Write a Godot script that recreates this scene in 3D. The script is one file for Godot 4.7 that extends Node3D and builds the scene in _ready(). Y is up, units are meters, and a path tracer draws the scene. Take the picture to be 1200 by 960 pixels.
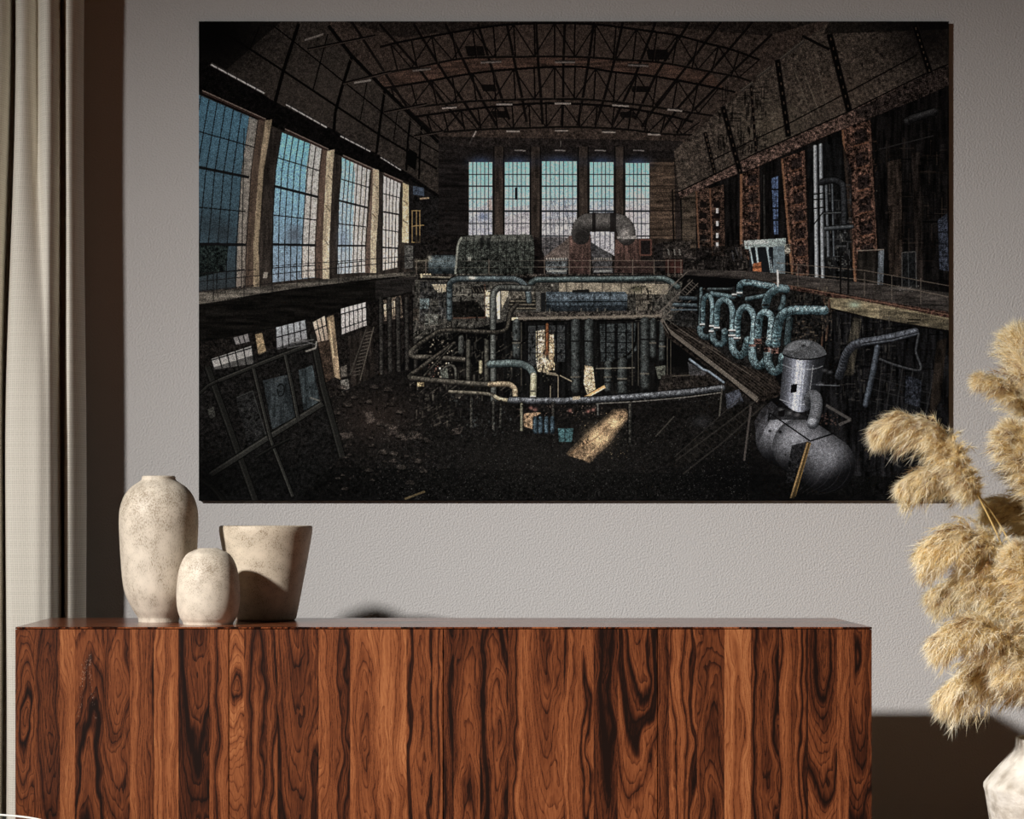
extends Node3D
# A living-room corner: curtain, rosewood sideboard with three stoneware vessels, a large wall print of a derelict power hall, and a floor vase of pampas grass.

const F := 2455.0                 # focal length in pixels of a 1200 x 960 picture
const VX := 504.0                 # the point of the picture straight ahead of the camera
const VY := 607.0
const EYE := Vector3(0, 1.005, 5.79)
const TOP := 0.75                 # sideboard height
const PRINT_GAIN := 2.5            # how much lighter the ink is than it looks under this light
var rng := RandomNumberGenerator.new()


func _ready():
	rng.seed = 7
	make_camera_and_light()
	make_room()
	make_curtain()
	make_sideboard()
	make_wall_print()
	make_vessels()
	make_floor_vase()
	make_pampas()
	make_table()


# ---------------------------------------------------------------- camera, light
func make_camera_and_light():
	var cam := Camera3D.new()
	cam.name = "camera"
	cam.projection = Camera3D.PROJECTION_FRUSTUM
	cam.near = 0.1
	cam.far = 60.0
	cam.size = 960.0 * cam.near / F
	cam.frustum_offset = Vector2(600.0 - VX, VY - 480.0) * cam.near / F
	cam.position = EYE
	add_child(cam)
	cam.current = true
	var env := Environment.new()
	env.background_mode = Environment.BG_COLOR
	env.background_color = Color(0.02, 0.02, 0.022)
	env.ambient_light_source = Environment.AMBIENT_SOURCE_DISABLED
	env.tonemap_mode = Environment.TONE_MAPPER_LINEAR
	env.tonemap_exposure = 1.0
	env.sdfgi_enabled = true
	env.ssao_enabled = true
	env.ssil_enabled = true
	var we := WorldEnvironment.new()
	we.name = "world_environment"
	we.environment = env
	add_child(we)
	# the key light: a drum spotlight hung under the ceiling, behind and left of the camera's view
	var at := Vector3(-4.25, 3.62, 4.99)
	var aim := Vector3(4.91, 0.416, 0.0)
	var spot := SpotLight3D.new()
	spot.name = "spotlight_beam"
	spot.light_color = Color(1.0, 0.988, 0.972)
	spot.light_energy = 105.0
	spot.light_size = 0.2
	spot.spot_range = 20.0
	spot.spot_attenuation = 2.0
	spot.spot_angle = 38.9
	spot.spot_angle_attenuation = 1.0
	spot.shadow_enabled = true
	spot.look_at_from_position(at, aim)
	add_child(spot)
	# its fitting
	var lamp := thing("ceiling_spotlight", "black drum spotlight with a shading flap hanging under the dark ceiling", "lamp", Vector3.ZERO)
	lamp.look_at_from_position(at, aim)
	var black := mat(Color(0.03, 0.03, 0.03), 0.5)
	var glow := mat(Color(0.9, 0.9, 0.9), 0.5)
	glow.emission_enabled = true
	glow.emission = Color(1.0, 0.988, 0.972)
	glow.emission_energy_multiplier = 4.0
	var drum := obj("drum", lathe([Vector2(0, 0.38), Vector2(0.16, 0.38), Vector2(0.22, 0.34), Vector2(0.235, 0.06), Vector2(0.24, 0.045), Vector2(0.23, 0.045), Vector2(0.22, 0.06), Vector2(0, 0.07)], 48), black, lamp)
	drum.basis = Basis(Vector3.RIGHT, PI / 2)
	var lens := obj("lens", lathe([Vector2(0, 0.05), Vector2(0.19, 0.052), Vector2(0.2, 0.06), Vector2(0, 0.062)], 48), glow, lamp)
	lens.basis = Basis(Vector3.RIGHT, PI / 2)
	var back := lamp.transform.affine_inverse()
	var any := func(p: Vector3, _ax: int) -> Vector2: return Vector2(p.x, p.y)
	var hanger := obj("hanger", tube([at + Vector3(-0.14, 0.0, 0.09), at + Vector3(-0.14, 0.58, 0.09)], [0.012, 0.012], 10), black, lamp)
	hanger.transform = back
	# the flap that shades the upper part of the wall, on its arm
	var flap := obj("barn_door", slab(Vector3(-4.45, 3.393, 4.467), Vector3(-3.05, 3.87, 4.473), 0.001, any), black, lamp)
	flap.transform = back
	var arm := obj("arm", tube([at + Vector3(-0.14, 0.25, 0.09), Vector3(-4.3, 3.67, 4.47)], [0.008, 0.008], 8), black, lamp)
	arm.transform = back


# ---------------------------------------------------------------- helpers
func mat(c: Color, rough := 0.8, spec := 0.5) -> StandardMaterial3D:
	var m := StandardMaterial3D.new()
	m.albedo_color = c
	m.roughness = rough
	m.metallic_specular = spec
	return m


func obj(called: String, mesh: Mesh, m: Material, parent: Node = self) -> MeshInstance3D:
	var o := MeshInstance3D.new()
	o.name = called
	o.mesh = mesh
	o.material_override = m
	o.cast_shadow = GeometryInstance3D.SHADOW_CASTING_SETTING_ON
	parent.add_child(o, true)
	numbered(o, called)
	return o


func numbered(o: Node, called: String):
	# repeats take a three-digit number
	var n := 0
	var parent := o.get_parent()
	while true:
		var want := called if n == 0 else "%s_%03d" % [called, n]
		var taken := false
		for c in parent.get_children():
			if c != o and String(c.name) == want:
				taken = true
				break
		if not taken:
			o.name = want
			return
		n += 1


func tag(o: Node, label: String, category: String, group := ""):
	o.set_meta("label", label)
	o.set_meta("category", category)
	if group:
		o.set_meta("group", group)


func thing(called: String, label: String, category: String, at := Vector3.ZERO, group := "") -> Node3D:
	var o := Node3D.new()
	o.name = called
	add_child(o, true)
	numbered(o, called)
	o.position = at
	tag(o, label, category, group)
	return o


func struct_box(called: String, lo: Vector3, hi: Vector3, m: Material):
	var b := BoxMesh.new()
	b.size = hi - lo
	var o := obj(called, b, m)
	o.position = (lo + hi) / 2
	o.set_meta("kind", "structure")
	return o


func at_px(x: float, y: float, z: float) -> Vector3:
	# the point at depth z that stands where the photograph has pixel (x, y)
	var d := EYE.z - z
	return Vector3((x - VX) * d / F, EYE.y - (y - VY) * d / F, z)


func grid(p: PackedVector3Array, n: PackedVector3Array, uv: PackedVector2Array, nu: int, nv: int) -> ArrayMesh:
	# p holds nv rows of nu points
	var idx := PackedInt32Array()
	for j in nv - 1:
		for i in nu - 1:
			var a := j * nu + i
			var q := [a, a + 1, a + nu + 1, a, a + nu + 1, a + nu]
			for k in [0, 3]:
				var x: int = q[k]
				var y: int = q[k + 1]
				var z: int = q[k + 2]
				var face := (p[y] - p[x]).cross(p[z] - p[x])
				if face.length_squared() < 1e-16:
					continue
				if face.dot(n[x] + n[y] + n[z]) > 0:
					idx.append_array([x, z, y])
				else:
					idx.append_array([x, y, z])
	var arr := []
	arr.resize(Mesh.ARRAY_MAX)
	arr[Mesh.ARRAY_VERTEX] = p
	arr[Mesh.ARRAY_NORMAL] = n
	arr[Mesh.ARRAY_TEX_UV] = uv
	arr[Mesh.ARRAY_INDEX] = idx
	var m := ArrayMesh.new()
	m.add_surface_from_arrays(Mesh.PRIMITIVE_TRIANGLES, arr)
	return m


func smooth_profile(pts: Array, per := 6) -> Array:
	var out := []
	for i in pts.size() - 1:
		var a: Vector2 = pts[maxi(i - 1, 0)]
		var b: Vector2 = pts[i]
		var c: Vector2 = pts[i + 1]
		var d: Vector2 = pts[mini(i + 2, pts.size() - 1)]
		for k in per:
			out.append(b.cubic_interpolate(c, a, d, float(k) / per))
	out.append(pts[-1])
	return out


func lathe(profile: Array, seg := 96) -> ArrayMesh:
	# profile runs from the axis (or base) outwards and up; normals follow its right-hand side
	var p := PackedVector3Array()
	var n := PackedVector3Array()
	var uv := PackedVector2Array()
	var total := 0.0
	for j in profile.size() - 1:
		total += (profile[j + 1] - profile[j]).length()
	var run := 0.0
	for j in profile.size():
		var here: Vector2 = profile[j]
		var before: Vector2 = profile[maxi(j - 1, 0)]
		var after: Vector2 = profile[mini(j + 1, profile.size() - 1)]
		if j > 0:
			run += (here - before).length()
		var t1 := (here - before).normalized()
		var t2 := (after - here).normalized()
		var t := (t1 + t2).normalized()
		var nr := Vector2(t.y, -t.x)
		for i in seg + 1:
			var a := TAU * i / seg
			p.append(Vector3(here.x * cos(a), here.y, here.x * sin(a)))
			n.append(Vector3(nr.x * cos(a), nr.y, nr.x * sin(a)).normalized())
			uv.append(Vector2(float(i) / seg, run / total))
	return grid(p, n, uv, seg + 1, profile.size())


func tube(pts: Array, radii: Array, seg := 8) -> ArrayMesh:
	var p := PackedVector3Array()
	var n := PackedVector3Array()
	var uv := PackedVector2Array()
	for j in pts.size():
		var t: Vector3 = (pts[mini(j + 1, pts.size() - 1)] - pts[maxi(j - 1, 0)]).normalized()
		var s := t.cross(Vector3(0.3, 0.2, 1)).normalized()
		var u := s.cross(t)
		for i in seg + 1:
			var a := TAU * i / seg
			var d := s * cos(a) + u * sin(a)
			p.append(pts[j] + d * radii[j])
			n.append(d)
			uv.append(Vector2(float(i) / seg, j))
	return grid(p, n, uv, seg + 1, pts.size())


func slab(lo: Vector3, hi: Vector3, b: float, uv_of: Callable) -> ArrayMesh:
	# a box whose edges are chamfered by b; uv_of turns a point and its face's axis into a texture point
	var c := (lo + hi) / 2
	var h := (hi - lo) / 2
	var st := SurfaceTool.new()
	st.begin(Mesh.PRIMITIVE_TRIANGLES)
	var tri := func(a: Vector3, d: Vector3, e: Vector3, nn: Vector3):
		var ax := 0 if absf(nn.x) > 0.8 else (1 if absf(nn.y) > 0.8 else 2)
		var order := [a, d, e]
		if (d - a).cross(e - a).dot(nn) > 0:
			order = [a, e, d]
		for v in order:
			st.set_normal(nn)
			st.set_uv(uv_of.call(c + v, ax))
			st.add_vertex(c + v)
	var corner := func(s: Vector3, ax: int) -> Vector3:
		var v := s * (h - Vector3(b, b, b))
		v[ax] = s[ax] * h[ax]
		return v
	for ax in 3:
		var u := (ax + 1) % 3
		var w := (ax + 2) % 3
		for s in [-1.0, 1.0]:
			var q := []
			for k in [[-1, -1], [1, -1], [1, 1], [-1, 1]]:
				var sg := Vector3.ZERO
				sg[ax] = s
				sg[u] = k[0]
				sg[w] = k[1]
				q.append(corner.call(sg, ax))
			var nn := Vector3.ZERO
			nn[ax] = s
			tri.call(q[0], q[1], q[2], nn)
			tri.call(q[0], q[2], q[3], nn)
		# edges along ax
		for k in [[-1, -1], [1, -1], [1, 1], [-1, 1]]:
			var q := []
			for s in [-1.0, 1.0]:
				var sg := Vector3.ZERO
				sg[ax] = s
				sg[u] = k[0]
				sg[w] = k[1]
				q.append(corner.call(sg, u))
				q.append(corner.call(sg, w))
			var nn := Vector3.ZERO
			nn[u] = k[0]
			nn[w] = k[1]
			nn = nn.normalized()
			tri.call(q[0], q[1], q[3], nn)
			tri.call(q[0], q[3], q[2], nn)
	for k in 8:
		var sg := Vector3(1 if k & 1 else -1, 1 if k & 2 else -1, 1 if k & 4 else -1)
		tri.call(corner.call(sg, 0), corner.call(sg, 1), corner.call(sg, 2), sg.normalized())
	return st.commit()


func noise_of(s: int, freq: float, octaves := 3) -> FastNoiseLite:
	var f := FastNoiseLite.new()
	f.seed = s
	f.noise_type = FastNoiseLite.TYPE_SIMPLEX_SMOOTH
	f.frequency = freq
	f.fractal_octaves = octaves
	return f


func relief(s: int, freq: float, side: int, octaves := 4) -> NoiseTexture2D:
	var t := NoiseTexture2D.new()
	t.width = side
	t.height = side
	t.seamless = true
	t.noise = noise_of(s, freq, octaves)
	return t


# ---------------------------------------------------------------- the room
func make_room():
	var plaster := mat(Color(0.785, 0.772, 0.765), 0.9, 0.3)
	plaster.uv1_triplanar = true
	plaster.uv1_world_triplanar = true
	plaster.uv1_scale = Vector3.ONE / 1.3
	plaster.heightmap_enabled = true
	plaster.heightmap_texture = relief(3, 0.085, 2048, 4)
	plaster.heightmap_scale = 0.14
	var dark := mat(Color(0.18, 0.165, 0.15), 0.9, 0.2)
	var boards := mat(Color(0.47, 0.29, 0.15), 0.6, 0.4)
	struct_box("wall_back", Vector3(-5.2, -0.1, -0.2), Vector3(3.6, 4.3, 0), plaster)
	struct_box("floor", Vector3(-5.2, -0.1, 0), Vector3(3.6, 0, 7.0), boards)
	struct_box("ceiling", Vector3(-5.2, 4.2, 0), Vector3(3.6, 4.3, 7.0), dark)
	struct_box("wall_left", Vector3(-5.3, -0.1, -0.2), Vector3(-5.2, 4.3, 7.1), dark)
	struct_box("wall_right", Vector3(3.6, -0.1, -0.2), Vector3(3.7, 4.3, 7.1), dark)
	struct_box("wall_front", Vector3(-5.2, -0.1, 7.0), Vector3(3.6, 4.3, 7.1), dark)


# ---------------------------------------------------------------- the curtain
func weave() -> ImageTexture:
	var n := 128
	var im := Image.create(n, n, false, Image.FORMAT_RGB8)
	var r := RandomNumberGenerator.new()
	r.seed = 21
	var warp := []
	var weft := []
	for i in 16:
		warp.append(r.randf_range(-0.06, 0.06))
		weft.append(r.randf_range(-0.06, 0.06))
	for y in n:
		for x in n:
			var i := x / 8
			var j := y / 8
			var u := (x % 8 - 3.5) / 4.0
			var v := (y % 8 - 3.5) / 4.0
			var over := (i + j) % 2 == 0
			var h := 1.0 - (u * u if over else v * v) * 0.75 - (v * v if over else u * u) * 0.3
			var t: float = 0.5 + 0.4 * h + (warp[i] if over else weft[j]) + r.randf_range(-0.05, 0.05)
			t = clampf(t, 0, 1)
			im.set_pixel(x, y, Color(0.58, 0.55, 0.48).lerp(Color(1.0, 0.99, 0.96), clampf(t * 1.25, 0, 1)))
	return ImageTexture.create_from_image(im)


func make_curtain():
	# the folds across: photograph x at the top and at the bottom of the picture, and depth before the wall at both
	var folds := [
		[-150, -150, 0.10, 0.10], [-128, -130, 0.19, 0.19], [-106, -108, 0.20, 0.20], [-88, -90, 0.05, 0.05], [-70, -76, 0.17, 0.17], [-40, -50, 0.20, 0.20], [-14, -24, 0.20, 0.20], [2, -7, 0.19, 0.18], [11, 1, 0.155, 0.13], [13.5, 4, 0.10, 0.08], [11.0, 3.0, 0.03, 0.03], [18.5, 8.0, 0.03, 0.03], [18.0, 6.8, 0.10, 0.12],
		[19.0, 7.4, 0.185, 0.225], [23, 11, 0.205, 0.245], [30, 22, 0.205, 0.25], [38, 34, 0.185, 0.25], [44, 44, 0.155, 0.25], [45.5, 52, 0.165, 0.24], [46.5, 58, 0.20, 0.235], [51, 63, 0.225, 0.22], [59, 67, 0.22, 0.195], [66, 70, 0.19, 0.165], [70.5, 71.5, 0.15, 0.13], [69.0, 69.0, 0.03, 0.03], [77.5, 77.5, 0.03, 0.03], [76.0, 76.0, 0.11, 0.11],
		[76.4, 76.4, 0.165, 0.165], [79, 79, 0.18, 0.18], [84, 84, 0.176, 0.174], [90, 91, 0.158, 0.155], [96, 98, 0.128, 0.128], [98.6, 101, 0.105, 0.105], [97.5, 100, 0.088, 0.088], [88, 90, 0.08, 0.08],
	]
	var ys := []
	for k in 41:
		ys.append(lerpf(0.015, 2.95, k / 40.0))
	var p := PackedVector3Array()
	var nu := 0
	for y in ys:
		var t: float = clampf((2.4 - y) / 1.25, 0, 1)
		t = t * t * (3 - 2 * t)
		var line := []
		for i in folds.size():
			var f: Array = folds[i]
			line.append(Vector2(lerpf(f[0], f[1], t) + 0.9 * sin(y * 4.0 + i * 0.5), lerpf(f[2], f[3], t) + 0.003 * sin(y * 3.1 + i * 0.6)))
		for pass_ in 3:      # rounds the corners off
			var soft := [line[0]]
			for i in line.size() - 1:
				soft.append(line[i].lerp(line[i + 1], 0.25))
				soft.append(line[i].lerp(line[i + 1], 0.75))
			soft.append(line[-1])
			line = soft
		nu = line.size()
		for q in line:
			p.append(Vector3((q.x - VX) * (EYE.z - q.y) / F, y, q.y))
	var n := PackedVector3Array()
	var uv := PackedVector2Array()
	for j in ys.size():
		var run := 0.0
		for i in nu:
			var l := p[j * nu + maxi(i - 1, 0)]
			var r := p[j * nu + mini(i + 1, nu - 1)]
			if i:
				run += (p[j * nu + i] - l).length()
			var t := r - l
			n.append(Vector3(-t.z, 0, t.x).normalized())
			uv.append(Vector2(run, ys[j]) / 0.098)
	var cloth := mat(Color(0.96, 0.95, 0.93), 0.95, 0.2)
	cloth.albedo_texture = weave()
	cloth.heightmap_enabled = true
	cloth.heightmap_texture = cloth.albedo_texture
	cloth.heightmap_scale = 0.06
	cloth.rim_enabled = true
	cloth.rim = 0.15
	var o := obj("curtain", grid(p, n, uv, nu, ys.size()), cloth)
	tag(o, "heavy beige woven linen curtain hanging in deep folds at the left edge", "curtain")
	var rail := obj("curtain_rail", tube([Vector3(-2.3, 2.97, 0.14), Vector3(-0.85, 2.97, 0.14)], [0.014, 0.014], 12), mat(Color(0.05, 0.05, 0.05), 0.4))
	tag(rail, "black round curtain rail above the beige linen curtain", "curtain rail")


# ---------------------------------------------------------------- the sideboard
const LEFT := -0.968
const WIDE := 2.0
# the veneer strips of the four doors: left edge, right edge, tone, ring centre (x, y), stretch of the rings, ring width
const STRIPS := [
	[18, 40, 0.50, 30, 850, 0.26, 3.6], [40, 70, 0.30, 56, 825, 0.13, 5.0], [70, 88, 0.72, -160, 860, 0.02, 6.0], [88, 122, 0.40, 104, 1010, 0.17, 6.2], [122, 152, 0.42, 138, 798, 0.24, 5.0], [152, 180, 0.60, 420, 830, 0.02, 5.5], [180, 209, 0.74, 200, 850, 0.08, 5.0], [209, 245, 0.34, 232, 660, 0.16, 6.0], [245, 268, 0.58, 500, 850, 0.03, 6.0],
	[268, 286, 0.58, 276, 806, 0.32, 3.4], [286, 325, 0.56, 299, 880, 0.06, 6.0], [325, 373, 0.52, 349, 700, 0.15, 6.0], [373, 410, 0.64, 90, 880, 0.02, 5.5], [410, 445, 0.62, 428, 872, 0.20, 4.4], [445, 476, 0.72, 452, 900, 0.05, 6.4], [476, 506, 0.46, 493, 850, 0.10, 4.6], [506, 519, 0.58, 800, 860, 0.02, 5.0],
	[519, 531, 0.40, 200, 860, 0.03, 5.0], [531, 562, 0.48, 549, 980, 0.13, 5.2], [562, 595, 0.44, 580, 860, 0.14, 4.8], [595, 613, 0.58, 300, 830, 0.02, 5.0], [613, 660, 0.50, 640, 745, 0.20, 5.4], [660, 695, 0.58, 684, 880, 0.07, 5.0], [695, 723, 0.20, 709, 780, 0.10, 5.5], [723, 770, 0.52, 745, 700, 0.19, 5.6],
	[770, 783, 0.36, 1000, 850, 0.02, 4.5], [783, 816, 0.66, 500, 850, 0.03, 4.6], [816, 848, 0.42, 833, 1010, 0.15, 5.6], [848, 879, 0.72, 862, 900, 0.05, 6.6], [879, 912, 0.40, 897, 850, 0.10, 5.0], [912, 946, 0.58, 1200, 850, 0.02, 5.6], [946, 980, 0.48, 964, 752, 0.30, 4.6], [980, 994, 0.56, 700, 850, 0.03, 4.6], [994, 1021, 0.42, 1006, 772, 0.22, 5.2],
]


func rosewood() -> ImageTexture:
	var k := 2.0
	var w := 2006
	var h := 752
	var im := Image.create(w, h, false, Image.FORMAT_RGB8)
	var wob := noise_of(31, 1.0, 3)
	var fine := noise_of(37, 1.0, 2)
	var ring := PackedFloat32Array()
	var r := RandomNumberGenerator.new()
	r.seed = 5
	for i in 4096:
		var v := r.randf()
		ring.append(v if r.randf() > 0.13 else -0.75)
	var wide := PackedFloat32Array()
	for i in 4096:
		wide.append(r.randf())
	var pal := [Color8(24, 12, 8), Color8(62, 30, 17), Color8(106, 57, 32), Color8(138, 81, 48), Color8(172, 112, 70)]
	var pr_ := PackedFloat32Array()
	var pg_ := PackedFloat32Array()
	var pb_ := PackedFloat32Array()
	for i in 512:
		var t := i / 511.0 * 3.999
		var a: Color = pal[int(t)]
		var b: Color = pal[int(t) + 1]
		var c := a.lerp(b, t - int(t))
		pr_.append(c.r)
		pg_.append(c.g)
		pb_.append(c.b)
	var data := PackedByteArray()
	data.resize(w * h * 3)
	for x in w:
		var sx := 18.0 + x / k * 1003.5 / 1003.33
		var s: Array = STRIPS[-1]
		var number := 0
		for q in STRIPS.size():
			if sx < STRIPS[q][1]:
				s = STRIPS[q]
				number = q
				break
		var tone: float = s[2]
		var cx: float = s[3]
		var cy: float = s[4]
		var st: float = s[5]
		var per: float = s[6]
		var off := number * 37.0
		st *= 0.62
		per *= 0.54
		for y in h:
			var sy := 735.0 + y / k
			var n1 := wob.get_noise_2d(sx * 0.014 + off, sy * 0.006)
			var n2 := wob.get_noise_2d(sx * 0.04 + off, sy * 0.011 + 50)
			var dx := sx - cx + n1 * 8.0 + n2 * 3.4
			var dy := (sy - cy) * st + n2 * 3.0
			var rr := sqrt(dx * dx + dy * dy) + n1 * 3.0
			var q := rr / per + off
			var qi := int(q)
			var f := q - qi
			var a := ring[qi & 4095]
			var b := ring[(qi + 1) & 4095]
			var v := lerpf(a, b, f * f * (3 - 2 * f))
			# broad bands, then the late wood that closes each ring with a dark line
			var q2 := rr / (per * 5.5) + off * 1.7
			var f2 := q2 - int(q2)
			v = v * 0.62 + 0.38 * lerpf(wide[int(q2) & 4095], wide[(int(q2) + 1) & 4095], f2 * f2 * (3 - 2 * f2))
			if f > 0.72:
				v -= (f - 0.72) * 1.9
			var streak := fine.get_noise_2d(sx * 0.5 + n2 * 3.0, sy * 0.006 + off)
			v = tone - 0.03 + (v - 0.42) * 0.56 + streak * 0.16 + n1 * 0.10
			var pore := fine.get_noise_2d(sx * 1.5, sy * 0.05)
			v -= maxf(0, pore - 0.25) * 0.5
			var li := clampi(int(v * 511), 0, 511)
			var at := (y * w + x) * 3
			data[at] = int(pr_[li] * 255)
			data[at + 1] = int(pg_[li] * 255)
			data[at + 2] = int(pb_[li] * 255)
	# pale scuffs on the first door
	for q in 150:
		var t := r.randf()
		var x := lerpf(104.0, 97.0, t) + r.randfn() * 2.2
		var y := lerpf(768.0, 800.0, t) + r.randfn() * 3.0
		if q > 70:
			x = (lerpf(104.0, 112.0, t) if q % 2 else lerpf(97.0, 93.0, t)) + r.randfn() * 1.3
			y = lerpf(786.0, 842.0, t)
		if q < 26:
			x = 105.5 + r.randfn() * 0.9
			y = 767.0 + t * 14.0
		var a := r.randf_range(0.15, 0.6)
		for k2 in r.randi_range(1, 3):
			var at := (int((y - 735.0) * k) + k2) * w * 3 + int((x - 18.0) * k) * 3
			for c in 3:
				data[at + c] = int(lerpf(data[at + c], [205, 190, 180][c], a))
	return ImageTexture.create_from_image(Image.create_from_data(w, h, false, Image.FORMAT_RGB8, data))


func make_sideboard():
	var wood := mat(Color(1, 1, 1), 0.45, 0.3)
	wood.albedo_texture = rosewood()
	wood.texture_filter = BaseMaterial3D.TEXTURE_FILTER_LINEAR
	var side := mat(Color(0.6, 0.6, 0.6), 0.42, 0.45)
	side.albedo_texture = wood.albedo_texture
	var shine := mat(Color(1, 0.95, 0.92), 0.2, 0.75)
	shine.albedo_texture = wood.albedo_texture
	var base := mat(Color(0.05, 0.04, 0.035), 0.6)
	var back := 0.45
	var front := 0.9
	var t := thing("sideboard", "long low dark rosewood sideboard with four flush doors under the wall print", "sideboard", Vector3(LEFT, 0, back))
	var d := front - back
	var uv_front := func(p: Vector3, _ax: int) -> Vector2: return Vector2(p.x / WIDE, (TOP - p.y) / TOP)
	var uv_side := func(p: Vector3, ax: int) -> Vector2:
		if ax == 1:
			return Vector2(p.z * 0.45, p.x * 0.9)
		return Vector2((p.x + p.z) * 0.5, p.y)
	obj("plinth", slab(Vector3(0.04, 0.0, 0.03), Vector3(WIDE - 0.04, 0.05, d - 0.05), 0.002, uv_side), base, t)
	obj("body", slab(Vector3(0.0, 0.05, 0), Vector3(WIDE, TOP - 0.0045, d - 0.022), 0.001, uv_side), side, t)
	obj("top", slab(Vector3(0, TOP - 0.0044, 0), Vector3(WIDE, TOP, d), 0.0012, uv_side), shine, t)
	var edges := [18.0, 268.0, 519.0, 770.0, 1021.5]
	for q in 4:
		var x0: float = (edges[q] - 18.0) / 1003.5 * WIDE
		var x1: float = (edges[q + 1] - 18.0) / 1003.5 * WIDE
		var gap0 := 0.0 if q == 0 else 0.001
		var gap1 := 0.0 if q == 3 else 0.001
		var door := obj("door", slab(Vector3(x0 + gap0, 0.055, d - 0.0215), Vector3(x1 - gap1, TOP - 0.0055, d - 0.005), 0.0008, uv_side), side, t)
		for s in STRIPS:
			if s[0] < edges[q] - 3 or s[1] > edges[q + 1] + 3:
				continue
			var a: float = maxf((s[0] - 18.0) / 1003.5 * WIDE, x0 + gap0)
			var b: float = minf((s[1] - 18.0) / 1003.5 * WIDE, x1 - gap1)
			obj("veneer_strip", slab(Vector3(a, 0.055, d - 0.005), Vector3(b, TOP - 0.0055, d), 0.0004, uv_front), wood, door)


# ---------------------------------------------------------------- the stoneware
func stoneware(s: int, base: Color, specks: float, band: float) -> StandardMaterial3D:
	var w := 1024
	var h := 512
	var data := PackedByteArray()
	data.resize(w * h * 3)
	var big := noise_of(s, 1.0, 3)
	var small := noise_of(s + 1, 1.0, 2)
	for x in w:
		var a := TAU * x / w
		var ca := cos(a)
		var sa := sin(a)
		for y in h:
			var v := y / float(h)
			var m := big.get_noise_3d(ca * 1.8, v * 13.0, sa * 1.8)
			var g := small.get_noise_3d(ca * 46.0, v * 125.0, sa * 46.0)
			var st := small.get_noise_3d(ca * 10.0, v * 190.0 + 9, sa * 10.0)
			var near := exp(-pow((v - band) / 0.10, 2.0))
			var dark := clampf((g - 0.30 + specks + m * 0.42 + near * 0.14) * 3.0, 0, 1) * 0.55
			dark = maxf(dark, clampf((st - 0.40 + near * 0.22 + m * 0.1) * 4.0, 0, 1) * 0.42 * near)
			var c := base * (1.0 - m * 0.09)
			c = c.lerp(Color(0.40, 0.32, 0.23), dark)
			var at := (y * w + x) * 3
			data[at] = clampi(int(c.r * 255), 0, 255)
			data[at + 1] = clampi(int(c.g * 255), 0, 255)
			data[at + 2] = clampi(int(c.b * 255), 0, 255)
	var mt := mat(Color(1, 1, 1), 0.55, 0.4)
	mt.albedo_texture = ImageTexture.create_from_image(Image.create_from_data(w, h, false, Image.FORMAT_RGB8, data))
	mt.heightmap_enabled = true
	mt.heightmap_texture = mt.albedo_texture
	mt.heightmap_scale = 0.05
	return mt


func px_profile(rows: Array, cx: float, base_y: float, z: float) -> Array:
	# rows of [half width, y] in photograph pixels, at depth z, into metres
	var s := (EYE.z - z) / F
	var out := []
	for r in rows:
		out.append(Vector2(r[0] * s, (base_y - r[1]) * s))
	return out


func vessel(called: String, label: String, category: String, cx: float, z: float, outer: Array, base_y: float, wall: float, m: Material) -> Node3D:
	# outer: [half width, y] from foot to rim; the inside follows at the wall's thickness
	var at := Vector3((cx - VX) * (EYE.z - z) / F, TOP, z)
	var t := thing(called, label, category, at)
	var o := smooth_profile(px_profile(outer, cx, base_y, z), 7)
	var prof := [Vector2(0, o[0].y), Vector2(o[0].x * 0.6, o[0].y), Vector2(o[0].x * 0.97, o[0].y)]
	prof.append_array(o)
	var rim: Vector2 = o[-1]
	prof.append(rim + Vector2(-wall * 0.35, wall * 0.3))
	prof.append(rim + Vector2(-wall * 0.75, wall * 0.2))
	prof.append(rim + Vector2(-wall, -wall * 0.3))
	var inner := []
	for k in range(o.size() - 2, 0, -3):
		if o[k].y > wall and o[k].y < rim.y - wall:
			inner.append(Vector2(maxf(o[k].x - wall, 0.004), o[k].y))
	prof.append_array(inner)
	prof.append(Vector2(0, prof[-1].y))
	obj("body", lathe(prof, 112), m, t)
	return t


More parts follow.
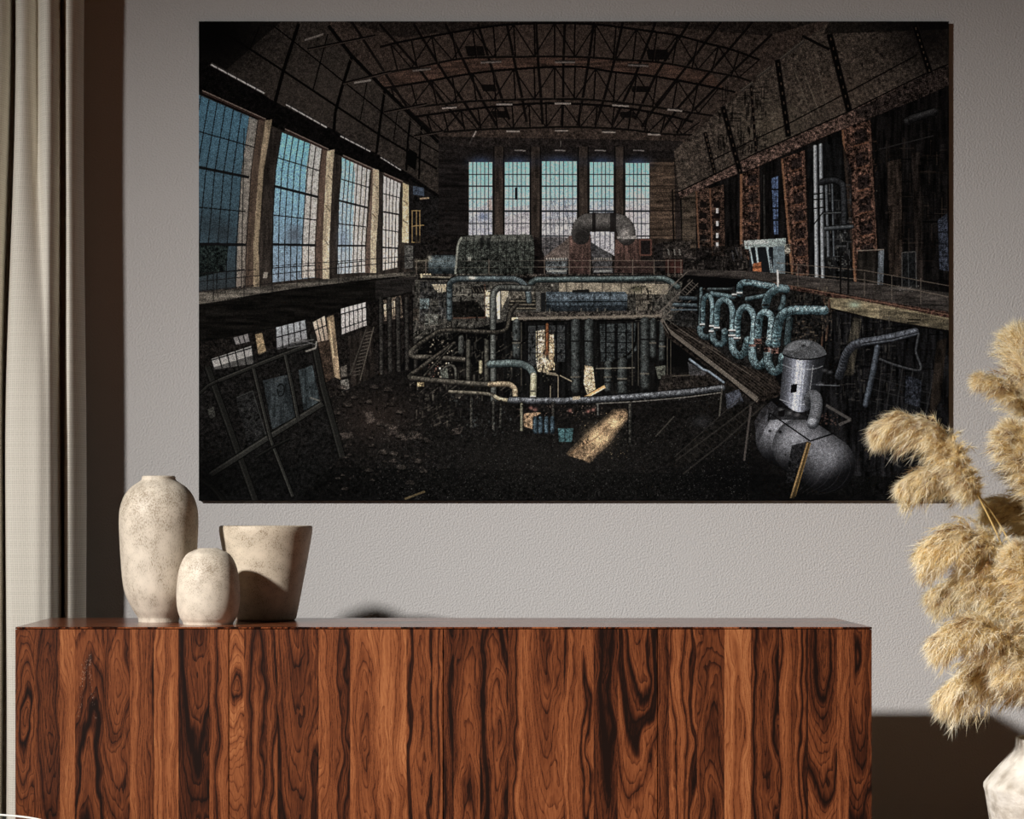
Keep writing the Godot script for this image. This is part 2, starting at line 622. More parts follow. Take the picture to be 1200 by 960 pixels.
func make_vessels():
	var cream := Color(0.81, 0.765, 0.70)
	# the foot of each stands where its own depth puts the sideboard's top
	var foot := func(z: float) -> float: return VY + (EYE.y - TOP) * F / (EYE.z - z)
	var z1 := 0.655
	var f1: float = foot.call(z1)
	vessel("tall_vase", "tall cream stoneware vase with a narrow neck, highest of the three vessels on the sideboard", "vase", 186.0, z1,
		[[23.5, f1], [24, f1 - 4], [25, f1 - 6.5], [31, f1 - 16], [40, f1 - 36], [43.5, f1 - 62], [45.5, f1 - 95], [46.3, f1 - 118], [45, f1 - 134], [40, f1 - 148], [32, f1 - 158], [24, f1 - 163.5], [20.2, f1 - 166.5], [19.5, f1 - 170]], f1, 0.008, stoneware(61, cream, 0.02, 0.42))
	var z2 := 0.765
	var f2: float = foot.call(z2)
	vessel("small_vase", "small rounded cream stoneware vase standing in front of the tall vase and the flared pot", "vase", 244.0, z2,
		[[29, f2], [30, f2 - 3], [33, f2 - 8], [36, f2 - 18], [37.2, f2 - 32], [36.5, f2 - 48], [34.5, f2 - 62], [31, f2 - 73], [25, f2 - 82], [17, f2 - 86.5], [13, f2 - 88]], f2, 0.007, stoneware(71, cream, -0.02, 0.38))
	var z3 := 0.56
	var f3: float = foot.call(z3)
	vessel("flared_pot", "wide flared stoneware pot with an open rim behind the small vase", "pot", 311.5, z3,
		[[33, f3], [35, f3 - 1.5], [36.5, f3 - 6], [42, f3 - 34], [48, f3 - 66], [53, f3 - 94], [54.5, f3 - 104], [54.3, f3 - 109.5]], f3, 0.008, stoneware(81, Color(0.80, 0.745, 0.665), 0.06, 0.6))


# ---------------------------------------------------------------- the floor vase and the pampas grass
const VASE_Z := 0.75
const VASE_X := 1247.0


func make_floor_vase():
	var s := (EYE.z - VASE_Z) / F
	var at := Vector3((VASE_X - VX) * s, 0, VASE_Z)
	var t := thing("floor_vase", "white textured floor vase with angular shoulders holding the pampas grass", "vase", at)
	var h := func(y: float) -> float: return EYE.y - (y - VY) * s
	var w := func(x: float) -> float: return (VASE_X - x) * s
	var pts := [Vector2(0, 0.004), Vector2(0.11, 0.003), Vector2(0.128, 0.0), Vector2(0.133, 0.006)]
	pts.append_array([Vector2(w.call(1157.0), h.call(930.0)), Vector2(w.call(1155.2), h.call(924.0)), Vector2(w.call(1155.6), h.call(920.0)), Vector2(w.call(1158.0), h.call(916.5))])
	pts.append_array([Vector2(w.call(1188.0), h.call(881.5)), Vector2(w.call(1191.0), h.call(877.0)), Vector2(w.call(1191.6), h.call(872.0)), Vector2(w.call(1191.8), h.call(867.0)), Vector2(w.call(1192.6), h.call(865.6)), Vector2(w.call(1194.5), h.call(865.4)), Vector2(w.call(1196.0), h.call(867.5)), Vector2(w.call(1196.5), h.call(885.0)), Vector2(w.call(1166.0), h.call(922.0)), Vector2(0.12, 0.03), Vector2(0, 0.025)])
	var m := mat(Color(0.89, 0.87, 0.84), 0.8, 0.3)
	m.uv1_triplanar = true
	m.uv1_scale = Vector3.ONE * 3.0
	var n := relief(14, 0.012, 512, 5)
	var ramp := Gradient.new()
	ramp.offsets = PackedFloat32Array([0.0, 0.36, 0.5, 1.0])
	ramp.colors = PackedColorArray([Color(0.6, 0.57, 0.53), Color(0.84, 0.82, 0.79), Color(0.95, 0.94, 0.92), Color(1, 1, 1)])
	n.color_ramp = ramp
	m.albedo_texture = n
	m.heightmap_enabled = true
	m.heightmap_texture = relief(15, 0.03, 512, 5)
	m.heightmap_scale = 0.25
	obj("body", lathe(pts, 96), m, t)


func spine_points(way: Array, per := 8) -> Array:
	var out := []
	for i in way.size() - 1:
		var a: Vector3 = way[maxi(i - 1, 0)]
		var b: Vector3 = way[i]
		var c: Vector3 = way[i + 1]
		var d: Vector3 = way[mini(i + 2, way.size() - 1)]
		for k in per:
			out.append(b.cubic_interpolate(c, a, d, float(k) / per))
	out.append(way[-1])
	return out


func plume_mesh(spine: Array, from: float, reach: float, branches: int, hairs: int, r: RandomNumberGenerator, droop: float) -> ArrayMesh:
	# side shoots leave the spine, hang a little and carry fine hairs, each a sliver
	var v := PackedVector3Array()
	var n := PackedVector3Array()
	var col := PackedColorArray()
	var last := spine.size() - 1
	for b in branches:
		var t := from + (1.0 - from) * pow(r.randf(), 0.9)
		var at := t * last
		var i := mini(int(at), last - 1)
		var base: Vector3 = spine[i].lerp(spine[i + 1], at - i)
		var tan: Vector3 = (spine[mini(i + 2, last)] - spine[maxi(i - 1, 0)]).normalized()
		var e := (t - from) / (1.0 - from)
		var size := reach * (0.14 + 0.95 * sin(PI * clampf(0.10 + e * 0.84, 0, 1))) * r.randf_range(0.45, 1.3)
		var rad := Vector3(r.randfn(), r.randfn(), r.randfn() * 0.8)
		rad = (rad - tan * rad.dot(tan)).normalized()
		var dir := (tan * r.randf_range(0.55, 1.1) + rad * r.randf_range(0.35, 0.95) * (1.0 - 0.55 * e)).normalized()
		var shade := r.randf()
		var husk := r.randf() < 0.08
		var root := Color(0.50, 0.32, 0.13).lerp(Color(0.98, 0.86, 0.58), shade)
		var tip := Color(1.0, 0.92, 0.68).lerp(Color(1.0, 0.98, 0.88), r.randf())
		for k in hairs:
			var s := pow(r.randf(), 0.75)
			var q := base + dir * size * s + Vector3.DOWN * droop * size * s * s
			var along := (dir + Vector3.DOWN * droop * 2.0 * s).normalized()
			var h := (along * r.randf_range(0.7, 1.2) + Vector3(r.randfn(), r.randfn() - 0.2, r.randfn()) * 0.36).normalized()
			var len_ := r.randf_range(0.010, 0.028) * (0.7 + 0.7 * s)
			var side := h.cross(rad + Vector3(r.randfn(), r.randfn(), r.randfn()) * 0.45).normalized()
			var wd := r.randf_range(0.0004, 0.0009)
			var nn := side.cross(h).normalized()
			if nn.dot(rad) < 0:
				nn = -nn
			var bend := Vector3.DOWN * len_ * 0.15
			var a1 := q + side * wd
			var a2 := q - side * wd
			var tp := q + h * len_ + bend
			if (a2 - a1).cross(tp - a1).dot(nn) > 0:
				v.append_array([a1, tp, a2])
			else:
				v.append_array([a1, a2, tp])
			n.append_array([nn, nn, nn])
			var c := root.lerp(tip, clampf(0.25 + s * 0.9 + r.randf_range(-0.15, 0.15), 0, 1))
			if husk:
				c = c.lerp(Color(0.36, 0.20, 0.07), 0.8)
			col.append_array([c, c, c])
	var arr := []
	arr.resize(Mesh.ARRAY_MAX)
	arr[Mesh.ARRAY_VERTEX] = v
	arr[Mesh.ARRAY_NORMAL] = n
	arr[Mesh.ARRAY_COLOR] = col
	var m := ArrayMesh.new()
	m.add_surface_from_arrays(Mesh.PRIMITIVE_TRIANGLES, arr)
	return m


func make_pampas():
	var fluff := mat(Color(1, 1, 1), 0.8, 0.2)
	fluff.vertex_color_use_as_albedo = true
	fluff.backlight_enabled = true
	fluff.backlight = Color(0.95, 0.9, 0.75)
	fluff.cull_mode = BaseMaterial3D.CULL_DISABLED
	var straw := mat(Color(0.78, 0.66, 0.42), 0.6, 0.3)
	var mouth := at_px(VASE_X, 868, VASE_Z)
	# each: way points [x, y, z] from the mouth to the tip; where on the way the plume begins; reach of the side shoots; shoots; hairs on each; droop; label
	var all := [
		[[[1206, 740, 0.78], [1182, 660, 0.80], [1160, 608, 0.80], [1132, 556, 0.80], [1104, 514, 0.78], [1068, 494, 0.76], [1036, 496, 0.74]], 0.42, 0.066, 520, 62, 0.5, "pampas plume arching left across the lower right corner of the dark print"],
		[[[1208, 740, 0.70], [1188, 650, 0.68], [1162, 600, 0.68], [1130, 566, 0.69], [1098, 554, 0.70], [1070, 562, 0.70]], 0.48, 0.062, 380, 58, 0.5, "short pampas plume just beneath the one arching over the print"],
		[[[1228, 700, 0.72], [1218, 560, 0.70], [1212, 480, 0.68], [1206, 430, 0.66], [1198, 400, 0.64]], 0.12, 0.10, 760, 62, 0.25, "upright pampas plume at the right edge, highest of the plumes"],
		[[[1225, 680, 0.80], [1220, 570, 0.85], [1208, 500, 0.88], [1184, 458, 0.90], [1152, 442, 0.90]], 0.55, 0.034, 200, 44, 0.3, "thin pampas plume pointing left below the highest plume"],
		[[[1215, 760, 0.85], [1195, 692, 0.90], [1166, 650, 0.94], [1134, 632, 0.96], [1098, 640, 0.96]], 0.25, 0.085, 560, 64, 0.42, "full pampas plume pointing left just under the print's corner"],
		[[[1218, 780, 0.66], [1200, 735, 0.64], [1172, 704, 0.64], [1142, 686, 0.66], [1104, 692, 0.68]], 0.2, 0.075, 480, 62, 0.45, "pampas plume pointing left a little above the sideboard's top"],
		[[[1220, 810, 0.88], [1204, 780, 0.95], [1176, 752, 0.98], [1146, 736, 1.00], [1108, 744, 1.00]], 0.2, 0.075, 480, 62, 0.45, "pampas plume pointing left just above the lowest plume"],
		[[[1232, 830, 0.78], [1212, 804, 0.80], [1182, 786, 0.82], [1150, 786, 0.84], [1114, 806, 0.84]], 0.15, 0.078, 560, 64, 0.55, "lowest pampas plume hanging above the white vase's neck"],
		[[[1240, 740, 0.60], [1234, 640, 0.58], [1222, 580, 0.56], [1200, 530, 0.56]], 0.08, 0.10, 620, 62, 0.3, "pampas plume at the right edge beside the print's lower corner"],
		[[[1242, 800, 0.95], [1232, 740, 1.00], [1216, 690, 1.02], [1196, 652, 1.02]], 0.1, 0.085, 480, 62, 0.35, "foremost pampas plume in the middle of the bunch at the right edge"],
		[[[1250, 830, 0.70], [1242, 790, 0.72], [1226, 758, 0.74], [1204, 738, 0.74]], 0.05, 0.085, 460, 62, 0.45, "pampas plume low at the right edge behind the foremost plumes"],
		[[[1236, 720, 0.52], [1224, 640, 0.50], [1202, 606, 0.50], [1170, 590, 0.50]], 0.3, 0.07, 420, 60, 0.4, "pampas plume at the back, beside the print's corner and behind the arching one"],
		[[[1250, 820, 0.96], [1238, 796, 0.98], [1216, 780, 1.0], [1190, 772, 1.0]], 0.05, 0.075, 420, 60, 0.5, "pampas plume low in front, right of the lowest one"],
		[[[1238, 700, 0.86], [1222, 600, 0.90], [1206, 540, 0.92], [1188, 508, 0.92]], 0.3, 0.07, 420, 60, 0.35, "pampas plume filling the gap under the thin pointing plume at the right edge"],
		[[[1236, 790, 0.90], [1214, 730, 0.92], [1180, 690, 0.94], [1146, 668, 0.94]], 0.25, 0.075, 460, 60, 0.4, "pampas plume between the full upper plume and the two at the sideboard top's height"],
	]
	var k := 0
	for d in all:
		k += 1
		var r := RandomNumberGenerator.new()
		r.seed = 100 + k
		var foot := mouth + Vector3(r.randf_range(-0.05, 0.05), -0.32, r.randf_range(-0.05, 0.05))
		var way := [foot, mouth + Vector3(r.randf_range(-0.06, 0.02), 0.0, r.randf_range(-0.05, 0.05))]
		for p in d[0]:
			way.append(at_px(p[0], p[1], p[2]))
		var t := thing("pampas_plume", d[6], "pampas plume", foot)
		t.set_meta("group", "pampas plumes in the floor vase")
		var pts := []
		for p in spine_points(way, 8):
			pts.append(p - foot)
		var radii := []
		for j in pts.size():
			radii.append(lerpf(0.0035, 0.0012, j / float(pts.size() - 1)))
		obj("stem", tube(pts, radii, 7), straw, t)
		var from: float = (2.0 + d[1] * (way.size() - 3)) / (way.size() - 1)
		obj("seed_head", plume_mesh(pts, from, d[2] * 1.14, int(d[3] * 1.2), d[4], r, d[5]), fluff, t)


# ---------------------------------------------------------------- the corner of a glass table
func make_table():
	# only the far edge of its top reaches the picture, at the lower left corner
	var at := Vector3((-75.0 - VX) * (EYE.z - 1.3) / F, 0, 1.3)
	var t := thing("side_table", "round glass side table with a pale thin rim, just showing at the lower left corner", "side table", at)
	var glass := mat(Color(0.85, 0.95, 0.92, 0.06), 0.03)
	glass.transparency = BaseMaterial3D.TRANSPARENCY_ALPHA
	var pale := mat(Color(0.88, 0.87, 0.84), 0.35)
	var top := obj("glass_top", lathe([Vector2(0, 0.3355), Vector2(0.2475, 0.3355)], 96), glass, t)
	top.cast_shadow = GeometryInstance3D.SHADOW_CASTING_SETTING_ON
	var ring := []
	for k in 13:
		var a := TAU * k / 12.0
		ring.append(Vector2(0.2485 + 0.002 * cos(a), 0.3355 + 0.0022 * sin(a)))
	obj("rim", lathe(ring, 96), pale, t)
	for k in 3:
		var a := TAU * k / 3.0 + 0.5
		var d := Vector3(cos(a), 0, sin(a))
		obj("leg", tube([d * 0.26, d * 0.245 + Vector3(0, 0.335, 0)], [0.006, 0.007], 12), pale, t)


# ---------------------------------------------------------------- the wall print: a photograph of a derelict power hall, painted here stroke by stroke
const PW := 1758
const PH := 1124
const PX := 233.0
const PY := 25.0
var pr: PackedFloat32Array
var pg: PackedFloat32Array
var pb: PackedFloat32Array
var nz: PackedFloat32Array        # fine white noise, 256 x 256
var nc: PackedFloat32Array        # clotted noise, 256 x 256
var pen := RandomNumberGenerator.new()


func px_set(i: int, c: Color, a: float, k: float):
	pr[i] += (c.r * k - pr[i]) * a
	pg[i] += (c.g * k - pg[i]) * a
	pb[i] += (c.b * k - pb[i]) * a


func poly(xy: Array, c: Color, a := 1.0, tex := 0.0, streak := 0):
	# fills a polygon; tex breaks the colour up, streak = 1 stretches that noise downwards, 2 sideways
	var n := xy.size() / 2
	var x := PackedFloat32Array()
	var y := PackedFloat32Array()
	var lo := 1e9
	var hi := -1e9
	for i in n:
		x.append((xy[2 * i] - PX) * 2.0)
		y.append((xy[2 * i + 1] - PY) * 2.0)
		lo = minf(lo, y[i])
		hi = maxf(hi, y[i])
	for row in range(maxi(0, int(lo)), mini(PH - 1, int(hi) + 1) + 1):
		var yy := row + 0.5
		var cuts := PackedFloat32Array()
		var j := n - 1
		for i in n:
			if (y[i] > yy) != (y[j] > yy):
				cuts.append(x[i] + (yy - y[i]) / (y[j] - y[i]) * (x[j] - x[i]))
			j = i
		cuts.sort()
		for q in cuts.size() / 2:
			var x0 := maxi(0, int(cuts[2 * q] + 0.5))
			var x1 := mini(PW, int(cuts[2 * q + 1] + 0.5))
			var at := row * PW
			if tex == 0.0:
				for i in range(x0, x1):
					var o := at + i
					pr[o] += (c.r - pr[o]) * a
					pg[o] += (c.g - pg[o]) * a
					pb[o] += (c.b - pb[o]) * a
			else:
				for i in range(x0, x1):
					var k: float
					if streak == 1:
						k = 1.0 + tex * (nc[((row >> 4) & 255) << 8 | (i >> 1 & 255)] + nz[((row >> 1) & 255) << 8 | (i >> 1 & 255)] * 0.6)
					elif streak == 2:
						k = 1.0 + tex * (nc[((row >> 1) & 255) << 8 | (i >> 4 & 255)] + nz[((row >> 1) & 255) << 8 | (i >> 1 & 255)] * 0.6)
					else:
						k = 1.0 + tex * (nc[((row >> 1) & 255) << 8 | (i >> 1 & 255)] + nz[((row >> 1) & 255) << 8 | (i >> 1 & 255)])
					px_set(at + i, c, a, maxf(k, 0.0))


func ln(x0: float, y0: float, x1: float, y1: float, w: float, c: Color, a := 1.0):
	var d := Vector2(x1 - x0, y1 - y0)
	if d.length() < 0.01:
		return
	d = d.normalized()
	var s := Vector2(-d.y, d.x) * w * 0.5
	poly([x0 + s.x, y0 + s.y, x1 + s.x, y1 + s.y, x1 - s.x, y1 - s.y, x0 - s.x, y0 - s.y], c, a)


func pl(p: Array, w: float, c: Color, a := 1.0):
	for i in p.size() / 2 - 1:
		ln(p[2 * i], p[2 * i + 1], p[2 * i + 2], p[2 * i + 3], w, c, a)


func curve(p: Array, per := 6) -> Array:
	var n := p.size() / 2
	var out := []
	for i in n - 1:
		var a := Vector2(p[2 * maxi(i - 1, 0)], p[2 * maxi(i - 1, 0) + 1])
		var b := Vector2(p[2 * i], p[2 * i + 1])
		var c := Vector2(p[2 * i + 2], p[2 * i + 3])
		var d := Vector2(p[2 * mini(i + 2, n - 1)], p[2 * mini(i + 2, n - 1) + 1])
		for k in per:
			var v := b.cubic_interpolate(c, a, d, float(k) / per)
			out.append_array([v.x, v.y])
	out.append_array([p[-2], p[-1]])
	return out


func pipe(p: Array, w: float, c: Color, hi: Color, tex := 0.25, a := 1.0):
	# a round pipe along a way: dark at its edges, the light from above left
	var outline := Color(6, 6, 7)
	pl(p, w + 1.4, outline, 0.75 * a)
	var n := p.size() / 2
	for s in n - 1:
		var ax: float = (p[2 * s] - PX) * 2
		var ay: float = (p[2 * s + 1] - PY) * 2
		var bx: float = (p[2 * s + 2] - PX) * 2
		var by: float = (p[2 * s + 3] - PY) * 2
		var dx := bx - ax
		var dy := by - ay
		var ll := maxf(dx * dx + dy * dy, 0.001)
		for row in range(maxi(0, int(minf(ay, by) - w)), mini(PH - 1, int(maxf(ay, by) + w)) + 1):
			for col in range(maxi(0, int(minf(ax, bx) - w)), mini(PW - 1, int(maxf(ax, bx) + w)) + 1):
				var ex := col - ax
				var ey := row - ay
				var t := clampf((ex * dx + ey * dy) / ll, 0, 1)
				ex -= dx * t
				ey -= dy * t
				var d2 := ex * ex + ey * ey
				if d2 > w * w:
					continue
				var u := (ex * -0.45 + ey * -0.89) / w
				var rim := d2 / (w * w)
				var l := clampf(0.5 + u * 0.9, 0, 1) * (1.0 - 0.55 * rim)
				var k := 1.0 + tex * (nc[((row >> 1) & 255) << 8 | (col >> 1 & 255)] + nz[((row >> 1) & 255) << 8 | (col >> 1 & 255)])
				px_set(row * PW + col, c.lerp(hi, l) * (1.0 - 0.35 * rim), a, k)


func blob(x: float, y: float, rx: float, ry: float, c: Color, a: float):
	var cx := (x - PX) * 2
	var cy := (y - PY) * 2
	rx *= 2
	ry *= 2
	for row in range(maxi(0, int(cy - ry * 2)), mini(PH - 1, int(cy + ry * 2)) + 1):
		for col in range(maxi(0, int(cx - rx * 2)), mini(PW - 1, int(cx + rx * 2)) + 1):
			var d := pow((col - cx) / rx, 2) + pow((row - cy) / ry, 2)
			if d < 4.0:
				px_set(row * PW + col, c, a * exp(-d * 1.3), 1.0)


func specks(x0: float, y0: float, x1: float, y1: float, n: int, c: Color, a: float, s := 1.4):
	for i in n:
		var x := pen.randf_range(x0, x1)
		var y := pen.randf_range(y0, y1)
		var w := pen.randf_range(0.4, s)
		var h := pen.randf_range(0.4, s)
		var k := pen.randf_range(0.5, 1.3)
		poly([x, y, x + w, y, x + w, y + h, x, y + h], Color(c.r * k, c.g * k, c.b * k), a * pen.randf_range(0.4, 1.0))


func clutter(x0: float, y0: float, x1: float, y1: float, n: int, c: Color, a: float, long := 12.0, slant := 0.0):
	# the tangle of rods, rails and small pipes
	for i in n:
		var x := pen.randf_range(x0, x1)
		var y := pen.randf_range(y0, y1)
		var l := pen.randf_range(2.0, long)
		var k := pen.randf_range(0.15, 1.35)
		var w := pen.randf_range(0.6, 1.9)
		var d := Vector2(0, l) if pen.randf() < 0.6 else Vector2(l, -slant * l)
		var e := Vector2(minf(x + d.x, x1), minf(y + d.y, y1))
		ln(x, y, e.x, e.y, w, Color(c.r * k, c.g * k, c.b * k), a)


func lattice(l: Array, r: Array, cols: int, top: Color, low: Color, rows: Array, line: Color, wv := 0.9):
	# a steel window: l and r are its edges from top to bottom [x, y, ...]; rows: [share of the height, width of the bar]
	var n := l.size() / 2
	var along := func(e: Array, t: float) -> Vector2:
		var s := minf(t * (n - 1), n - 1.001)
		var i := int(s)
		return Vector2(e[2 * i], e[2 * i + 1]).lerp(Vector2(e[2 * i + 2], e[2 * i + 3]), s - i)
	var steps := 24
	for k in steps:
		var a: Vector2 = along.call(l, k / float(steps))
		var b: Vector2 = along.call(r, k / float(steps))
		var c: Vector2 = along.call(r, (k + 1) / float(steps))
		var d: Vector2 = along.call(l, (k + 1) / float(steps))
		poly([a.x, a.y, b.x, b.y, c.x, c.y + 0.3, d.x, d.y + 0.3], top.lerp(low, (k + 0.5) / steps), 1.0, 0.06)
	for q in range(0, cols + 1):
		var t := q / float(cols)
		for k in steps:
			var a: Vector2 = along.call(l, k / float(steps)).lerp(along.call(r, k / float(steps)), t)
			var b: Vector2 = along.call(l, (k + 1) / float(steps)).lerp(along.call(r, (k + 1) / float(steps)), t)
			ln(a.x, a.y, b.x, b.y + 0.2, wv, line, 0.9)
	for row in rows:
		var a: Vector2 = along.call(l, row[0])
		var b: Vector2 = along.call(r, row[0])
		ln(a.x, a.y, b.x, b.y, row[1], line, 0.95)


func g(v: float) -> Color:
	return Color(v, v, v)


func c3(r: float, gg: float, b: float) -> Color:
	return Color(r, gg, b)


func paint_hall():
	pen.seed = 99
	var count := PW * PH
	pr.resize(count)
	pg.resize(count)
	pb.resize(count)
	pr.fill(9)
	pg.fill(9)
	pb.fill(9.5)
	nz.resize(65536)
	nc.resize(65536)
	var raw := PackedFloat32Array()
	raw.resize(65536)
	for i in 65536:
		nz[i] = pen.randf_range(-1, 1)
		raw[i] = pen.randf_range(-1, 1)
	for y in 256:
		for x in 256:
			var s := 0.0
			for dy in 3:
				for dx in 3:
					s += raw[((y + dy) & 255) << 8 | ((x + dx) & 255)]
			nc[y << 8 | x] = s * 0.33
	paint_ceiling()
	paint_left()
	paint_back()
	paint_right()
	paint_floor()
	paint_machines()
	paint_pipes()
	paint_tank()
	paint_left_front()


func paint_ceiling():
	# boards of the roof
	poly([383, 25, 411, 64, 451, 105, 494, 147, 514, 168, 560, 173, 640, 171, 790, 177, 820, 150, 847, 125, 883, 97, 915, 69, 972, 25], c3(46, 39, 35), 1.0, 0.27)
	blob(600, 85, 130, 60, c3(64, 53, 47), 0.6)
	blob(760, 95, 90, 45, c3(58, 49, 44), 0.5)
	# the reddish bay between two trusses
	var bay := [445, 88, 485, 80, 542, 69, 603, 67, 675, 67, 724, 70, 776, 74, 833, 85, 849, 104, 829, 101, 770, 90, 716, 84, 665, 79, 603, 81, 548, 87, 496, 97, 445, 105]
	poly(bay, c3(60, 44, 37), 0.6, 0.45, 2)
	poly([400, 25, 960, 25, 900, 42, 760, 30, 610, 27, 470, 44], c3(20, 18, 17), 0.6, 0.3)
	# dark roof hatches
	for h in [[545, 54, 566, 66], [563, 99, 580, 107], [575, 130, 594, 138], [757, 58, 782, 70], [738, 101, 760, 108], [725, 131, 742, 138]]:
		poly([h[0], h[1], h[2], h[1], h[2] + 3, h[3], h[0] + 3, h[3]], c3(10, 9, 9), 0.85)
	# purlins running to the back
	var purlins := [[412, 25, 480, 130, 515, 162], [445, 28, 490, 79, 518, 117, 545, 150], [485, 28, 521, 87, 542, 117, 562, 147], [522, 28, 546, 77, 566, 119, 582, 147], [560, 28, 576, 79, 588, 115, 597, 140], [594, 28, 603, 73, 612, 115, 617, 143], [628, 26, 631, 79, 634, 115, 636, 146], [662, 26, 660, 79, 660, 115, 658, 148], [696, 26, 690, 70, 683, 115, 677, 147], [730, 26, 720, 71, 708, 115, 698, 146], [768, 27, 742, 95, 718, 146], [808, 26, 768, 89, 744, 140], [845, 26, 804, 79, 772, 119, 752, 149], [882, 26, 833, 83, 796, 125, 776, 152], [905, 40, 850, 92, 810, 132, 790, 160]]
	for p in purlins:
		pl(p, 3.2, c3(13, 11, 11), 0.92)
		var q := []
		for i in p.size() / 2:
			q.append_array([p[2 * i] + 2.2, p[2 * i + 1]])
		pl(q, 0.9, c3(60, 50, 44), 0.45)
	# trusses: chords and the members between them
	var chords := [
		[[445, 55, 475, 48, 520, 40, 560, 33, 610, 28, 690, 28, 764, 37, 796, 42, 829, 51, 857, 58, 890, 70], [445, 86, 485, 79.4, 542, 68.5, 603, 66.5, 675, 66.5, 724, 69.5, 776, 73.5, 833, 84, 860, 89, 880, 95]],
		[[445, 104, 496.5, 96, 548, 87, 603, 81, 675, 78, 716.5, 84, 770, 90, 829, 101, 862, 108], [445, 130, 518, 122, 564, 118, 675, 116, 750, 123, 804, 131, 840, 136]],
		[[485, 137, 560, 127, 640, 121, 720, 125, 780, 135, 812, 143], [483, 157, 558, 152, 623, 149.7, 675, 148.7, 734, 151.7, 774, 156.6, 812, 158]],
	]
	for ch in chords:
		var top: Array = curve(ch[0], 4)
		var low: Array = curve(ch[1], 4)
		pl(top, 2.6, c3(12, 10, 10))
		pl(low, 2.8, c3(17, 15, 14))
		var shift := []
		for i in low.size() / 2:
			shift.append_array([low[2 * i], low[2 * i + 1] - 1.4])
		pl(shift, 0.7, c3(66, 56, 50), 0.6)
		var at := func(e: Array, x: float) -> float:
			for i in e.size() / 2 - 1:
				if x >= e[2 * i] and x <= e[2 * i + 2]:
					return lerpf(e[2 * i + 1], e[2 * i + 3], (x - e[2 * i]) / maxf(e[2 * i + 2] - e[2 * i], 0.01))
			return e[-1] if x > e[0] else e[1]
		var step := 24.0 if ch != chords[2] else 20.0
		var x := 458.0 if ch != chords[2] else 500.0
		var k := 0
		var end: float = low[-2] - 10
		while x < end:
			var mid := (x - 650.0) / 30.0
			ln(x, at.call(top, x), x - mid * 1.3, at.call(low, x), 1.9, c3(13, 11, 11))
			ln(x + 1.3, at.call(top, x), x + 1.3 - mid * 1.3, at.call(low, x), 0.6, c3(70, 58, 50), 0.4)
			if k % 2 == 0:
				ln(x, at.call(top, x), x + step, at.call(low, x + step), 1.5, c3(14, 12, 12))
			else:
				ln(x, at.call(low, x), x + step, at.call(top, x + step), 1.5, c3(14, 12, 12))
			x += step
			k += 1
	pl([520, 173, 640, 172, 790, 178], 1.2, c3(48, 43, 40), 0.8)
	# fluorescent fittings
	for f in [[483.6, 83, 505, 81], [563.5, 73.5, 587.5, 72.5], [650, 73, 674, 73], [518, 127, 535, 126], [581.6, 122.6, 600.4, 122.4], [650, 121.6, 669, 121.6], [460, 134, 475, 132], [491.5, 160.6, 504, 159.6], [550, 168.5, 558, 153.7], [593.5, 154, 609, 154], [650, 153.3, 666, 153.3], [736, 76.4, 760, 77.4], [717.5, 123.4, 737, 124.6], [782, 128.5, 799.6, 130], [705.6, 154.7, 721.4, 155.3], [759, 157.6, 774, 158], [356.7, 47, 378.5, 40.3], [415, 97, 435, 94]]:
		var b := 118.0 if f[1] > 110 else 84.0
		ln(f[0], f[1] - 1.0, f[2], f[3] - 1.0, 2.6, c3(30, 28, 26))
		ln(f[0], f[1], f[2], f[3], 1.9, c3(b, b * 0.94, b * 0.9))


